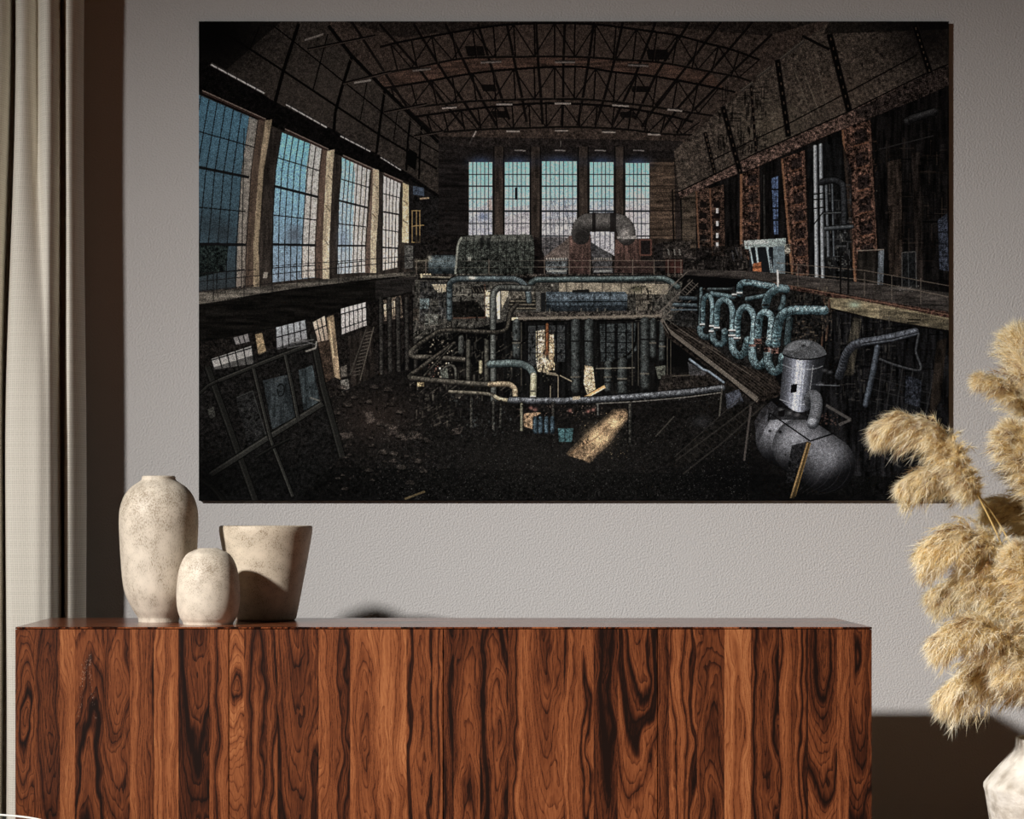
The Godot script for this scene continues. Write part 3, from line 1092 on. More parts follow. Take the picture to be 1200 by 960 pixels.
func paint_left():
	# the tall wall above the crane rail
	poly([233, 25, 383, 25, 411, 64, 451, 105, 494, 147, 514, 168, 514, 230, 480, 205, 441, 180, 391, 152, 322, 120, 233, 72], c3(40, 36, 33), 1.0, 0.22)
	blob(390, 105, 70, 45, c3(52, 47, 43), 0.5)
	blob(250, 40, 55, 45, c3(6, 6, 6), 0.95)
	poly([233, 25, 330, 25, 233, 110], c3(8, 8, 8), 0.6)
	for p in [[265, 40, 293, 57.6, 332, 83, 395, 125, 443, 157, 512, 198], [320, 30, 346, 50, 403, 96, 447, 131, 481, 159, 514, 178]]:
		pl(p, 2.4 if p[0] < 300 else 1.6, c3(9, 8, 8))
	for p in [[350, 28, 332, 83, 322, 121, 4], [413, 64, 400, 105, 393, 131, 391, 156, 3.6], [451, 105, 446, 140, 441, 180, 3], [481, 139, 478, 165, 476, 200, 2.5], [494, 147, 492, 175, 491, 210, 2.2], [304, 32, 293, 57, 1.4], [384, 40, 367, 105, 1.4], [430, 97, 422, 141, 1.2], [466, 131, 461, 165, 1.1]]:
		pl(p.slice(0, p.size() - 1), p[-1], c3(8, 7, 7))
	poly([479, 174, 489, 180, 487, 200, 477, 193], c3(7, 7, 7))
	# roof edge and the ends of the trusses
	pl([385, 30, 411, 64, 451, 105, 494, 147, 514, 167], 4.0, c3(10, 9, 9))
	pl([380, 33, 408, 67, 448, 108, 490, 150, 511, 170], 0.9, c3(64, 56, 50), 0.6)
	for q in [[402, 98, 458, 84], [450, 132, 500, 122], [485, 160, 520, 154], [360, 58, 440, 42]]:
		ln(q[0], q[1], q[2], q[3], 3.4, c3(14, 12, 12))
		ln(q[0], q[1] + 0.8, q[2], q[3] + 0.8, 1.1, c3(84, 74, 66), 0.6)
	ln(357, 47, 379, 40, 2.2, c3(92, 88, 84))
	ln(415, 97, 435, 94, 2.2, c3(104, 100, 96))
	# the crane beam
	poly([233, 66, 322, 119, 391, 155, 441, 180, 480, 204, 514, 228, 514, 236, 472, 216, 437, 198, 378, 174, 302, 140, 233, 112], c3(11, 10, 10), 0.95, 0.5)
	for q in [[247, 75, 310, 109, 3.2], [335, 122, 383, 149, 2.8], [399, 159, 434, 177, 2.4], [446, 184, 470, 199, 2.0]]:
		ln(q[0], q[1], q[2], q[3], q[4] + 1.2, c3(40, 38, 37))
		ln(q[0], q[1] + 0.5, q[2], q[3] + 0.5, q[4] * 0.55, c3(150, 148, 146))
		for k in 5:
			var t := (k + 0.7) / 5.6
			var x := lerpf(q[0], q[2], t)
			var y := lerpf(q[1], q[3], t)
			ln(x - 0.4, y - 2.5, x + 0.4, y + 2.5, 0.8, c3(22, 22, 24))
	# piers between the windows
	poly([233, 110, 302, 140, 378, 174, 437, 198, 480, 214, 486, 320, 400, 326, 233, 345], c3(38, 34, 31), 1.0, 0.25, 1)
	var bar := c3(17, 17, 18)
	# first window, cut by the frame of the picture
	var wins := [
		[[226, 108, 209, 205, 200, 290, 199, 345], [302, 141, 294, 200, 288, 287, 287, 336], 8, c3(58, 90, 108), c3(38, 43, 46), 1.2, [[233, 154, 299, 173, 1.3], [233, 196, 292, 208, 3.2], [233, 243, 288, 248, 1.3], [233, 286, 288, 287, 3.4], [233, 321, 287, 316, 1.0]]],
		[[330, 155, 323, 200, 320, 252, 319, 331], [377, 174, 374, 200, 369, 287, 369, 325], 7, c3(96, 154, 186), c3(98, 112, 126), 1.1, [[326, 185, 374, 200, 1.2], [321, 218, 373, 231, 2.8], [320, 252, 371, 258, 1.2], [319, 286.5, 370, 287.5, 2.8], [319, 314, 369, 311, 1.0]]],
		[[400, 184, 400, 200, 397, 235, 395, 321], [435, 198, 433, 206, 428, 287, 428, 319], 7, c3(112, 168, 202), c3(136, 146, 156), 1.0, [[400, 210, 433, 220, 1.1], [397, 235, 431, 243.5, 2.2], [396, 262, 429, 266, 1.1], [395, 288, 428, 288, 2.2], [395, 309, 428, 306, 0.9]]],
		[[449, 205, 448.5, 230, 448, 317], [470, 215, 468, 240, 466, 313], 5, c3(172, 172, 172), c3(176, 166, 152), 0.9, [[449, 227, 469, 232, 1.0], [448, 248, 468, 251.5, 1.8], [448, 269, 467, 272, 1.0], [448, 290, 466, 291, 1.8]]],
	]
	var number := 0
	for w in wins:
		lattice(w[0], w[1], w[2], w[3], w[4], [], bar, w[5])
		if number == 0:
			poly([292, 137, 302, 141, 294, 200, 288, 287, 287, 336, 277, 337, 278, 287, 283.5, 200], c3(112, 102, 92), 0.8, 0.12)
			poly([233, 287, 268, 287, 264, 318, 233, 325], c3(17, 21, 19), 0.8, 0.8)
			blob(262, 272, 14, 13, c3(32, 36, 40), 0.6)
			blob(246, 262, 20, 16, c3(30, 36, 40), 0.5)
			for f in [0.78]:
				ln(286, 150, 283, 336, 1.0, bar)
		elif number == 1:
			poly([363, 168, 377, 174, 374, 200, 369, 287, 369, 325, 353, 326, 354, 287, 359, 200], c3(160, 148, 136), 0.78, 0.1)
			blob(345, 275, 12, 16, c3(62, 68, 76), 0.8)
			specks(321, 290, 352, 328, 60, c3(70, 78, 88), 0.6, 3)
			for f in [[370, 172, 361, 326], [363.5, 168, 353.5, 326]]:
				pl(curve([f[0], f[1], f[0] - 4.5, 215, f[2] + 1, 280, f[2], f[3]]), 1.1, bar, 0.9)
		elif number == 2:
			poly([414, 190, 435, 198, 433, 206, 428, 287, 428, 319, 412, 320, 413, 287, 416, 206], c3(174, 164, 152), 0.78, 0.1)
			blob(402, 280, 7, 16, c3(84, 96, 112), 0.7)
			for f in [[419, 192, 414, 320], [424.5, 194, 418.5, 320], [430, 196, 423.5, 319]]:
				pl(curve([f[0], f[1], f[0] - 2, 235, f[2] + 0.6, 285, f[2], f[3]]), 1.0, bar, 0.9)
		for b in w[6]:
			ln(b[0], b[1], b[2], b[3], b[4], bar, 0.95)
		number += 1
	# heads of the windows
	for q in [[237, 106, 312, 140], [334, 151, 385, 175], [402, 182, 440, 199], [450, 203, 472, 213]]:
		ln(q[0], q[1], q[2], q[3], 1.4, c3(96, 84, 78))
		ln(q[0], q[1] + 2.2, q[2], q[3] + 2.2, 1.8, c3(44, 32, 28))
	# sunlit reveals and the piers beside them
	for q in [[303, 140, 312, 142, 305, 200, 297, 287, 297, 336, 288, 336, 289, 287, 295, 200, 66, 55, 47], [311, 141, 319, 140, 309, 200, 303, 287, 304, 336, 297, 336, 297, 287, 303, 200, 114, 102, 83], [378, 175, 384, 177, 382, 200, 378, 287, 378, 326, 370, 326, 370, 287, 375, 200, 74, 60, 52], [383, 177, 392, 175, 390, 200, 386, 287, 386, 327, 378, 327, 378, 287, 382, 200, 156, 143, 120], [436, 199, 441, 200, 439, 240, 434, 287, 434, 320, 428, 320, 429, 287, 433, 240, 84, 70, 62], [437, 198, 444, 199, 444, 240, 441, 287, 441, 320, 434, 320, 434, 287, 436, 240, 158, 145, 122], [472, 214, 479, 217, 479, 285, 471, 284, 180, 163, 128, 0, 0]]:
		var m: int = q.size()
		var pts: Array = q.slice(0, 16) if m > 15 else q.slice(0, 8)
		var cc := c3(q[16], q[17], q[18]) if m > 15 else c3(q[8], q[9], q[10])
		poly(pts, cc, 0.9, 0.14, 1)
	for q in [[303, 215, 307, 219], [300, 250, 304, 254], [384, 205, 390, 212], [381, 240, 387, 248], [380, 280, 385, 288], [437, 215, 443, 221], [436, 250, 441, 256], [472, 235, 478, 239], [472, 258, 478, 262]]:
		ln(q[0], q[1], q[2], q[3], 1.3, c3(70, 62, 50), 0.7)
	# the end bay beyond the last window
	poly([479, 210, 514, 232, 514, 312, 488, 318, 480, 316], c3(22, 21, 21), 1.0, 0.35)
	poly([484, 218, 497, 220, 497, 230, 484, 228], c3(52, 62, 76), 0.8, 0.2)
	ln(492, 233, 503, 232, 2.0, c3(120, 104, 84))
	for q in [[483, 247, 483, 284], [488, 246, 488, 285], [492, 247, 492, 284], [482, 247, 493, 247], [482, 265, 497, 264], [482, 284, 492, 284]]:
		ln(q[0], q[1], q[2], q[3], 1.1, c3(140, 116, 76), 0.85)
	poly([474, 287, 484, 288, 484, 314, 474, 315], c3(62, 62, 60), 1.0, 0.3)
	# the gallery along this wall
	poly([233, 343, 303, 336, 395, 326, 486, 318, 490, 322, 445, 326, 340, 339, 233, 356], c3(62, 59, 54), 1.0, 0.35, 2)
	ln(233, 356, 490, 323, 1.4, c3(88, 84, 76), 0.7)
	poly([233, 357, 340, 340, 445, 327, 490, 324, 490, 342, 445, 352, 340, 380, 233, 402], c3(15, 14, 13), 1.0, 0.4, 2)
	poly([440, 329, 490, 324, 490, 340, 440, 351], c3(30, 28, 27), 0.8, 0.3, 2)
	for q in [[233, 330, 487, 305, 0.9], [233, 321, 300, 316, 0.8], [318, 312, 486, 300, 0.8], [233, 341, 330, 331, 0.8]]:
		ln(q[0], q[1], q[2], q[3], q[4], c3(22, 21, 21), 0.9)
	for x in [250, 286, 319, 348, 374, 397, 420, 442]:
		ln(x, 318 - (x - 286) * 0.08, x, 353 - (x - 250) * 0.14, 1.1, c3(20, 19, 19), 0.9)
	poly([309, 319, 314, 319, 313, 326, 308, 326], c3(128, 124, 114), 0.8)
	# below the gallery
	poly([233, 402, 340, 381, 445, 353, 490, 342, 490, 400, 440, 470, 400, 540, 233, 587], c3(20, 18, 17), 1.0, 0.45)
	lattice([323, 384, 324, 410], [358, 375, 361, 400], 5, c3(120, 124, 128), c3(96, 96, 98), [[0.45, 1.4]], bar, 1.3)
	lattice([399, 362, 400, 392], [429, 354, 430, 381], 6, c3(160, 156, 154), c3(130, 126, 124), [[0.22, 1.3], [0.78, 1.0]], bar, 1.1)
	lattice([247, 421, 251, 433], [295, 405, 298, 426], 5, c3(108, 107, 106), c3(122, 120, 117), [[0.12, 1.3]], bar, 1.5)
	lattice([273, 396, 276, 404], [291, 391, 293, 400], 3, c3(92, 90, 90), c3(92, 90, 90), [], bar, 1.2)
	lattice([366, 378, 372, 402], [381, 370, 385, 398], 3, c3(150, 138, 124), c3(120, 108, 96), [[0.4, 1.2]], bar, 1.2)
	poly([448, 352, 470, 346, 472, 372, 449, 377], c3(70, 62, 54), 0.9, 0.5)
	lattice([449, 357, 450, 372], [464, 352, 466, 368], 4, c3(170, 158, 136), c3(120, 108, 92), [[0.5, 1.0]], bar, 0.9)
	poly([299, 392, 307, 390, 312, 412, 303, 417], c3(120, 104, 80), 0.9, 0.2)
	poly([383, 372, 391, 369, 399, 445, 387, 440], c3(104, 90, 72), 0.95, 0.25, 1)
	ln(386, 375, 391, 420, 2.2, c3(158, 140, 112), 0.8)
	poly([370, 402, 386, 398, 392, 442, 377, 452], c3(44, 36, 30), 1.0, 0.3)
	poly([399, 446, 408, 444, 411, 467, 402, 471], c3(78, 76, 72), 1.0, 0.25)
	poly([399, 430, 406, 428, 407, 441, 400, 443], c3(66, 62, 57), 1.0, 0.25)
	# ladder and columns under the gallery
	poly([408, 394, 436, 384, 440, 450, 412, 462], c3(27, 24, 22), 1.0, 0.4, 1)
	ln(438, 383, 422, 446, 1.4, c3(64, 60, 54))
	ln(429, 386, 410, 440, 1.4, c3(50, 47, 43))
	for k in 13:
		ln(437 - k * 1.3, 388 + k * 4.2, 429 - k * 1.3, 390 + k * 4.2, 0.9, c3(70, 66, 60), 0.8)
	for x in [446, 456, 466, 476, 486]:
		pipe([x, 350, x + 1, 440], 5, c3(26, 25, 24), c3(52, 50, 47), 0.3)


func paint_back():
	poly([514, 168, 560, 173, 640, 171, 800, 178, 800, 320, 486, 320, 514, 300], c3(31, 27, 25), 1.0, 0.35, 2)
	poly([514, 160, 800, 165, 800, 186, 514, 186], c3(24, 22, 22), 0.7, 0.3)
	poly([514, 186, 548, 186, 548, 320, 514, 318], c3(23, 21, 21), 0.9, 0.3, 2)
	poly([762, 190, 790, 190, 792, 300, 762, 300], c3(58, 48, 40), 0.9, 0.35, 2)
	for y in [218, 247, 276]:
		ln(518, y, 549, y, 1.4, c3(10, 9, 9))
		ln(762, y, 792, y, 1.4, c3(12, 10, 10))
	for q in [[578, 591], [621, 634], [677, 690], [720, 732]]:
		poly([q[0], 172, q[1], 172, q[1], 320, q[0], 320], c3(45, 39, 35), 1.0, 0.25, 1)
		ln(q[0] + 0.7, 172, q[0] + 0.7, 300, 1.4, c3(14, 13, 13))
		ln(q[1] - 0.7, 172, q[1] - 0.7, 300, 1.4, c3(14, 13, 13))
	var bar := c3(26, 32, 38)
	var k := 0
	for w in [[549.5, 577, 190, 277, 6], [591.3, 620.7, 190, 277, 6], [634.8, 676, 189, 302, 8], [690.8, 719, 190, 290, 6], [733.2, 760.8, 191, 280, 6]]:
		blob((w[0] + w[1]) / 2, w[2], (w[1] - w[0]) * 0.55, 7, c3(44, 58, 86), 0.8)
		var h: float = w[3] - w[2]
		var bars := []
		for y in [204.6, 218.3, 233, 247.5, 262, 276.7, 291]:
			if y < w[3] + 1:
				bars.append([(y - w[2]) / h, 1.7 if bars.size() % 2 == 1 else 1.0])
		lattice([w[0], w[2], w[0], (w[2] + w[3]) / 2, w[0], w[3]], [w[1], w[2], w[1], (w[2] + w[3]) / 2, w[1], w[3]], w[4], c3(116, 204, 226), c3(146, 160, 180), [], bar, 0.01)
		# what shows outside: sky, then pale roofs and walls
		poly([w[0], 244, w[1], 240, w[1], w[3], w[0], w[3]], c3(160, 158, 166), 0.7, 0.16)
		if k == 0:
			poly([549, 262, 577, 228, 577, 277, 549, 277], c3(128, 130, 142), 0.7, 0.15)
			blob(566, 254, 6, 5, c3(84, 96, 122), 0.8)
			poly([571, 235, 576, 233, 577, 246, 572, 247], c3(150, 130, 120), 0.7)
		elif k == 1:
			poly([603.5, 220, 606.6, 219.5, 606.4, 234, 603.6, 234], c3(16, 18, 22))
			poly([592, 254, 620, 248, 620, 277, 592, 277], c3(140, 132, 136), 0.6, 0.15)
		elif k == 2:
			specks(635, 190, 660, 236, 170, c3(222, 226, 230), 0.5, 2.0)
			specks(636, 192, 664, 230, 110, c3(96, 112, 122), 0.55, 1.8)
			poly([635, 236, 676, 231, 676, 258, 635, 260], c3(140, 142, 158), 0.7, 0.15)
			poly([635, 258, 676, 254, 676, 302, 635, 302], c3(150, 148, 152), 0.7, 0.25)
			for q in [[646, 232, 650, 275], [660, 226, 668, 270], [648, 240, 656, 258], [656, 244, 648, 266], [661, 240, 668, 256], [668, 262, 662, 250]]:
				ln(q[0], q[1], q[2], q[3], 0.8, c3(80, 86, 96), 0.8)
		elif k == 3:
			poly([691, 236, 719, 234, 719, 290, 691, 290], c3(136, 144, 164), 0.7, 0.15)
			specks(692, 196, 718, 232, 26, c3(226, 236, 238), 0.6, 1.8)
		else:
			poly([733, 236, 761, 233, 761, 280, 733, 280], c3(166, 162, 172), 0.7, 0.15)
			blob(750, 232, 9, 6, c3(206, 222, 226), 0.5)
			blob(738, 250, 5, 12, c3(150, 134, 130), 0.5)
		for q in range(1, w[4]):
			var x := lerpf(w[0], w[1], q / float(w[4]))
			ln(x, w[2], x, w[3], 0.85, bar, 0.85)
		for b in bars:
			var y: float = w[2] + b[0] * h
			ln(w[0] - 1, y, w[1] + 1, y, b[1], c3(16, 20, 24), 0.9)
		k += 1
	# a dim lamp bar over each window
	for x in [603, 650, 697, 742]:
		ln(x, 176.2, x + 13, 176.6, 1.5, c3(104, 100, 98), 0.9)
	ln(657, 165, 657, 172, 0.9, c3(80, 76, 72))


func paint_right():
	# high brick wall
	poly([790, 177, 820, 150, 847, 125, 883, 97, 915, 69, 972, 25, 1112, 25, 1112, 80, 1083, 90, 994, 132, 885, 181, 838, 205, 795, 226], c3(54, 48, 43), 1.0, 0.3)
	blob(905, 150, 45, 32, c3(76, 70, 58), 0.4)
	blob(985, 110, 40, 35, c3(66, 56, 48), 0.4)
	blob(1090, 40, 60, 50, c3(12, 11, 11), 0.8)
	poly([972, 25, 1112, 25, 1112, 34, 965, 40], c3(8, 8, 8), 0.6)
	clutter(840, 100, 985, 165, 130, c3(96, 90, 78), 0.22, 14)
	clutter(840, 100, 900, 180, 150, c3(12, 11, 10), 0.6, 16)
	clutter(900, 60, 1080, 110, 130, c3(22, 19, 18), 0.45, 5)
	for q in [[930, 80, 952, 138], [942, 84, 960, 132], [955, 62, 968, 124]]:
		ln(q[0], q[1], q[2], q[3], 0.9, c3(104, 98, 86), 0.45)
	# crane girder
	poly([795, 226, 838, 205, 885, 181, 994, 132, 1083, 88, 1112, 76, 1112, 100, 1083, 113, 1016, 141, 972, 158, 885, 197, 838, 214, 797, 234], c3(62, 50, 45), 1.0, 0.5)
	poly([1016, 141, 1083, 113, 1112, 100, 1112, 76, 1083, 88, 1000, 130], c3(26, 23, 22), 0.75, 0.5)
	pl([795, 225, 838, 204, 885, 180, 994, 131, 1083, 87, 1112, 75], 1.6, c3(10, 9, 9))
	pl([797, 234, 838, 214, 885, 197, 972, 158, 1083, 114], 1.2, c3(24, 18, 16))
	pl([830, 190, 885, 163, 922, 146, 994, 108, 1075, 64], 1.5, c3(12, 10, 10))
	clutter(840, 186, 1000, 196, 40, c3(110, 84, 70), 0.4, 5)
	# wall columns above the girder
	for p in [[847, 125, 868, 205, 4.5], [911, 70, 924, 160, 5], [972, 40, 995, 130, 6], [1072, 30, 1090, 86, 6], [880, 100, 886, 178, 1.4], [826, 155, 838, 204, 3]]:
		ln(p[0], p[1], p[2], p[3], p[4] + 2, c3(24, 21, 20))
		ln(p[0], p[1], p[2], p[3], p[4], c3(9, 8, 8))
		for k in 8:
			var t := (k + 0.5) / 8
			var x := lerpf(p[0], p[2], t)
			var y := lerpf(p[1], p[3], t)
			ln(x, y - 1.6, x + 0.5, y + 1.6, 1.2, c3(84, 70, 58), 0.75)
	for f in [[914, 70, 942, 48, 3.6], [887, 91, 904, 78, 3.0], [868, 107, 882, 97, 3]]:
		ln(f[0], f[1], f[2], f[3], f[4], c3(46, 42, 39))
		ln(f[0], f[1] - 1, f[2], f[3] - 1, 1.0, c3(70, 66, 60))
	pl([940, 42, 972, 58], 3, c3(12, 11, 11))
	# the dark hall behind the columns
	poly([797, 234, 838, 214, 885, 197, 972, 158, 1083, 113, 1112, 100, 1112, 345, 1000, 335, 885, 322, 800, 318], c3(15, 14, 14), 1.0, 0.5, 1)
	clutter(1034, 160, 1110, 320, 120, c3(40, 34, 30), 0.5, 34)
	clutter(1034, 150, 1110, 330, 60, c3(6, 6, 6), 0.7, 40)
	poly([1040, 190, 1056, 186, 1058, 325, 1042, 322], c3(38, 32, 28), 0.8, 0.5, 1)
	poly([1068, 180, 1078, 178, 1082, 330, 1074, 330], c3(30, 26, 24), 0.7, 0.5, 1)
	poly([1099, 258, 1110, 250, 1112, 318, 1101, 316], c3(42, 47, 58), 0.8, 0.4)
	for y in [272, 286, 300]:
		ln(1098, y, 1112, y, 1.0, c3(12, 12, 13))
	pipe([1063, 142, 1068, 139, 1095, 131], 9, c3(22, 22, 23), c3(54, 54, 55), 0.2)
	ln(1030, 175, 1094, 159, 1.2, c3(34, 33, 33))
	# the far columns
	poly([799, 232, 815, 224, 816, 300, 800, 300], c3(48, 42, 36), 1.0, 0.4, 2)
	ln(788, 222, 790, 300, 2.0, c3(16, 14, 13))
	for q in [[815, 224, 832, 219, 834, 292, 818, 292], [831, 221, 848, 216, 850, 300, 834, 300]]:
		poly(q, c3(44, 34, 29), 1.0, 0.6)
		ln(q[0] + 1, q[1], q[6] + 1, q[7], 1.8, c3(92, 66, 50), 0.8)
		for k in 5:
			var y := 236.0 + k * 13
			poly([q[0] + 5, y, q[2] - 4, y, q[2] - 4, y + 7, q[0] + 5, y + 7], c3(14, 12, 12), 0.85)
	for y in [244, 259, 273, 284]:
		poly([839, y, 842, y, 842, y + 6, 839, y + 6], c3(168, 170, 174), 0.9)
	# three rusted lattice columns
	var cols := [
		[[867, 204, 890, 196], [867, 300, 891, 310], 5, 0.85],
		[[915, 186, 943, 176], [927, 323, 948, 323], 7, 1.0],
		[[986, 152, 1020, 140], [1001, 334, 1030, 330], 7, 1.0],
	]
	for q in cols:
		var a: Array = q[0]
		var b: Array = q[1]
		var f: float = q[3]
		poly([a[0], a[1], a[2], a[3], b[2], b[3], b[0], b[1]], c3(54 * f, 40 * f, 34 * f), 1.0, 0.7)
		var n: int = q[2]
		for k in n:
			var t0 := (k + 0.28) / n
			var t1 := (k + 0.86) / n
			var l0 := Vector2(a[0], a[1]).lerp(Vector2(b[0], b[1]), t0)
			var r0 := Vector2(a[2], a[3]).lerp(Vector2(b[2], b[3]), t0)
			var l1 := Vector2(a[0], a[1]).lerp(Vector2(b[0], b[1]), t1)
			var r1 := Vector2(a[2], a[3]).lerp(Vector2(b[2], b[3]), t1)
			var p0 := l0.lerp(r0, 0.42)
			var p1 := l0.lerp(r0, 0.86)
			var p2 := l1.lerp(r1, 0.86)
			var p3 := l1.lerp(r1, 0.42)
			poly([p0.x, p0.y, p1.x, p1.y, p2.x, p2.y, p3.x, p3.y], c3(24, 20, 20), 0.8, 0.5)
			ln(p3.x - 2, p3.y + 2, p2.x + 2, p2.y + 1.5, 1.6, c3(96, 64, 46), 0.6)
		ln(a[0] + 1.5, a[1], b[0] + 1.5, b[1], 2.6, c3(112, 80, 58), 0.75)
		ln(a[0] + 6, a[1], b[0] + 5, b[1], 1.2, c3(20, 14, 12), 0.7)
		ln(a[2] - 1, a[3], b[2] - 1, b[3], 1.2, c3(70, 52, 44), 0.7)
		clutter(a[0] + 5, a[1] + 10, b[2] - 3, b[3] - 6, 90, c3(110, 80, 64), 0.35, 5)
		clutter(a[0] + 5, a[1] + 10, b[2] - 3, b[3] - 6, 60, c3(12, 9, 9), 0.55, 5)
		specks(a[0] + 3, a[1] + 10, b[2] - 3, b[3] - 4, 90, c3(128, 112, 100), 0.5, 1.6)
	# blue window beyond
	poly([904, 209, 912, 206, 912, 275, 907, 275], c3(58, 72, 98), 1.0, 0.25)
	for y in [222, 244, 258]:
		ln(903, y, 913, y, 1.6, c3(16, 17, 20))
	ln(909, 206, 910, 275, 0.8, c3(20, 22, 26))
	pipe([895, 206, 896, 280], 3, c3(20, 20, 20), c3(52, 50, 48), 0.2)
	# bright risers
	poly([946, 176, 985, 160, 998, 200, 1000, 330, 950, 322], c3(16, 17, 18), 0.7, 0.5, 1)
	clutter(966, 215, 998, 318, 120, c3(66, 68, 70), 0.5, 14)
	clutter(970, 270, 996, 318, 60, c3(92, 92, 90), 0.5, 5)
	pipe([955, 172, 957, 325], 5, c3(50, 54, 58), c3(205, 212, 218), 0.06)
	pipe([961.5, 170, 964, 326], 4.6, c3(50, 54, 58), c3(190, 198, 206), 0.06)
	pipe([968, 218, 970.5, 300], 3.4, c3(40, 44, 48), c3(128, 134, 140), 0.1)
	pipe([975, 216, 977, 300], 2.4, c3(36, 40, 44), c3(104, 110, 116), 0.1)
	pipe(curve([962, 214, 972, 211, 983, 213, 988, 222, 989, 262]), 7, c3(22, 23, 25), c3(58, 61, 65), 0.15)
	pipe([967, 268, 998, 265.5], 5, c3(28, 31, 33), c3(92, 98, 102), 0.1)
	pipe([965, 250, 985, 249], 2, c3(34, 36, 38), c3(92, 96, 98), 0.1)
	for q in [[940, 246, 966, 243], [950, 268, 965, 248], [952, 228, 966, 226], [952, 234, 966, 233]]:
		ln(q[0], q[1], q[2], q[3], 1.4, c3(12, 12, 12))
	# control cabin
	poly([872, 282, 921, 279, 921, 290, 872, 292], c3(112, 124, 124), 1.0, 0.15)
	poly([872, 282, 900, 280.5, 900, 286, 872, 287], c3(142, 152, 150), 0.7, 0.2)
	poly([878, 290, 921, 289, 921, 322, 878, 322], c3(20, 22, 25))
	poly([906, 289, 920, 288, 920, 322, 906, 323], c3(78, 90, 96), 1.0, 0.15)
	for q in [[886, 290, 890, 322, 2.4], [878, 288, 884, 318, 2.0], [899, 289, 905, 323, 3.2]]:
		ln(q[0], q[1], q[2], q[3], q[4], c3(126, 142, 148))
	ln(901, 292, 904, 320, 1.2, c3(28, 36, 44))
	poly([882, 309, 892, 307, 893, 325, 882, 325], c3(122, 74, 48), 1.0, 0.35, 2)
	poly([919.5, 287, 926, 286, 926, 297, 919.5, 298], c3(120, 118, 108), 0.9, 0.5)
	for q in [[862, 290, 865, 300], [858, 294, 860, 306], [868, 292, 869, 303]]:
		ln(q[0], q[1], q[2], q[3], 1.6, c3(150, 158, 176), 0.7)
	poly([800, 292, 872, 286, 880, 318, 800, 320], c3(22, 20, 19), 0.75, 0.6)
	clutter(800, 280, 880, 318, 110, c3(84, 78, 74), 0.45, 8)
	# cabinets on the gallery
	poly([1005, 295, 1029, 294, 1029, 334, 1004, 333], c3(27, 25, 23), 1.0, 0.35, 1)
	poly([1029, 294, 1036, 293, 1035, 334, 1028.5, 334], c3(70, 76, 82), 1.0, 0.25, 1)
	ln(1004, 294, 1036, 292.5, 1.2, c3(96, 90, 82))
	poly([1057, 296, 1073, 295, 1074, 336, 1058, 336], c3(20, 21, 22), 1.0, 0.3)
	pl([1057, 336, 1057, 296, 1073, 295, 1074, 337], 1.1, c3(60, 60, 60))
	ln(1064, 296, 1065, 336, 0.9, c3(52, 54, 56))
	# gallery floor, kerb and the big beam under it
	poly([800, 316, 885, 318, 922, 321, 1000, 330, 1112, 343, 1112, 368, 1018, 350, 964, 340, 922, 334, 880, 328, 800, 322], c3(42, 39, 37), 1.0, 0.35, 2)
	blob(1062, 338, 16, 3, c3(120, 118, 114), 0.4)
	specks(1040, 334, 1080, 341, 26, c3(140, 138, 134), 0.6, 1.6)
	poly([880, 328, 964, 341, 1112, 366, 1112, 373, 964, 348, 880, 334], c3(46, 32, 28), 1.0, 0.5)
	pl([905, 331, 964, 342, 1112, 369], 1.2, c3(96, 74, 60), 0.7)
	poly([890, 333, 975, 348, 980, 372, 900, 360, 885, 345], c3(28, 25, 22), 1.0, 0.6)
	clutter(890, 334, 972, 362, 130, c3(104, 94, 76), 0.4, 7)
	poly([972, 349, 996, 350, 1060, 362, 1112, 373, 1112, 387, 1080, 382, 1020, 372, 974, 361], c3(90, 83, 66), 1.0, 0.28, 2)
	poly([1030, 360, 1112, 374, 1112, 387, 1030, 374], c3(52, 48, 40), 0.6, 0.3, 2)
	blob(1001, 357, 7, 4, c3(118, 140, 128), 0.7)
	pl([974, 362, 1020, 373, 1112, 388], 1.4, c3(12, 11, 11))
	# railing
	for q in [[910, 308, 1013, 317, 1112, 335], [910, 318, 1013, 328, 1112, 348]]:
		pl(q, 1.0, c3(84, 76, 68), 0.8)
	for x in [935, 985, 994, 1013, 1045, 1079]:
		ln(x, 309 + (x - 910) * 0.1, x, 332 + (x - 910) * 0.145, 1.1, c3(76, 70, 64), 0.85)
	ln(911, 316, 912, 334, 2.2, c3(150, 150, 146))
	for x in [985, 994]:
		ln(x, 300, x, 345, 1.6, c3(14, 13, 13))
	# under the gallery
	poly([975, 364, 1112, 390, 1112, 587, 1000, 587, 960, 480], c3(15, 15, 16), 1.0, 0.6, 1)
	clutter(975, 370, 1050, 470, 240, c3(62, 60, 57), 0.4, 12)
	clutter(975, 370, 1110, 500, 130, c3(5, 5, 6), 0.7, 18)
	poly([1000, 372, 1010, 374, 1000, 440, 985, 440], c3(48, 45, 38), 0.7, 0.5, 1)
	for q in [[966, 350, 962, 420], [972, 350, 968, 400]]:
		ln(q[0], q[1], q[2], q[3], 2.2, c3(70, 52, 42), 0.8)


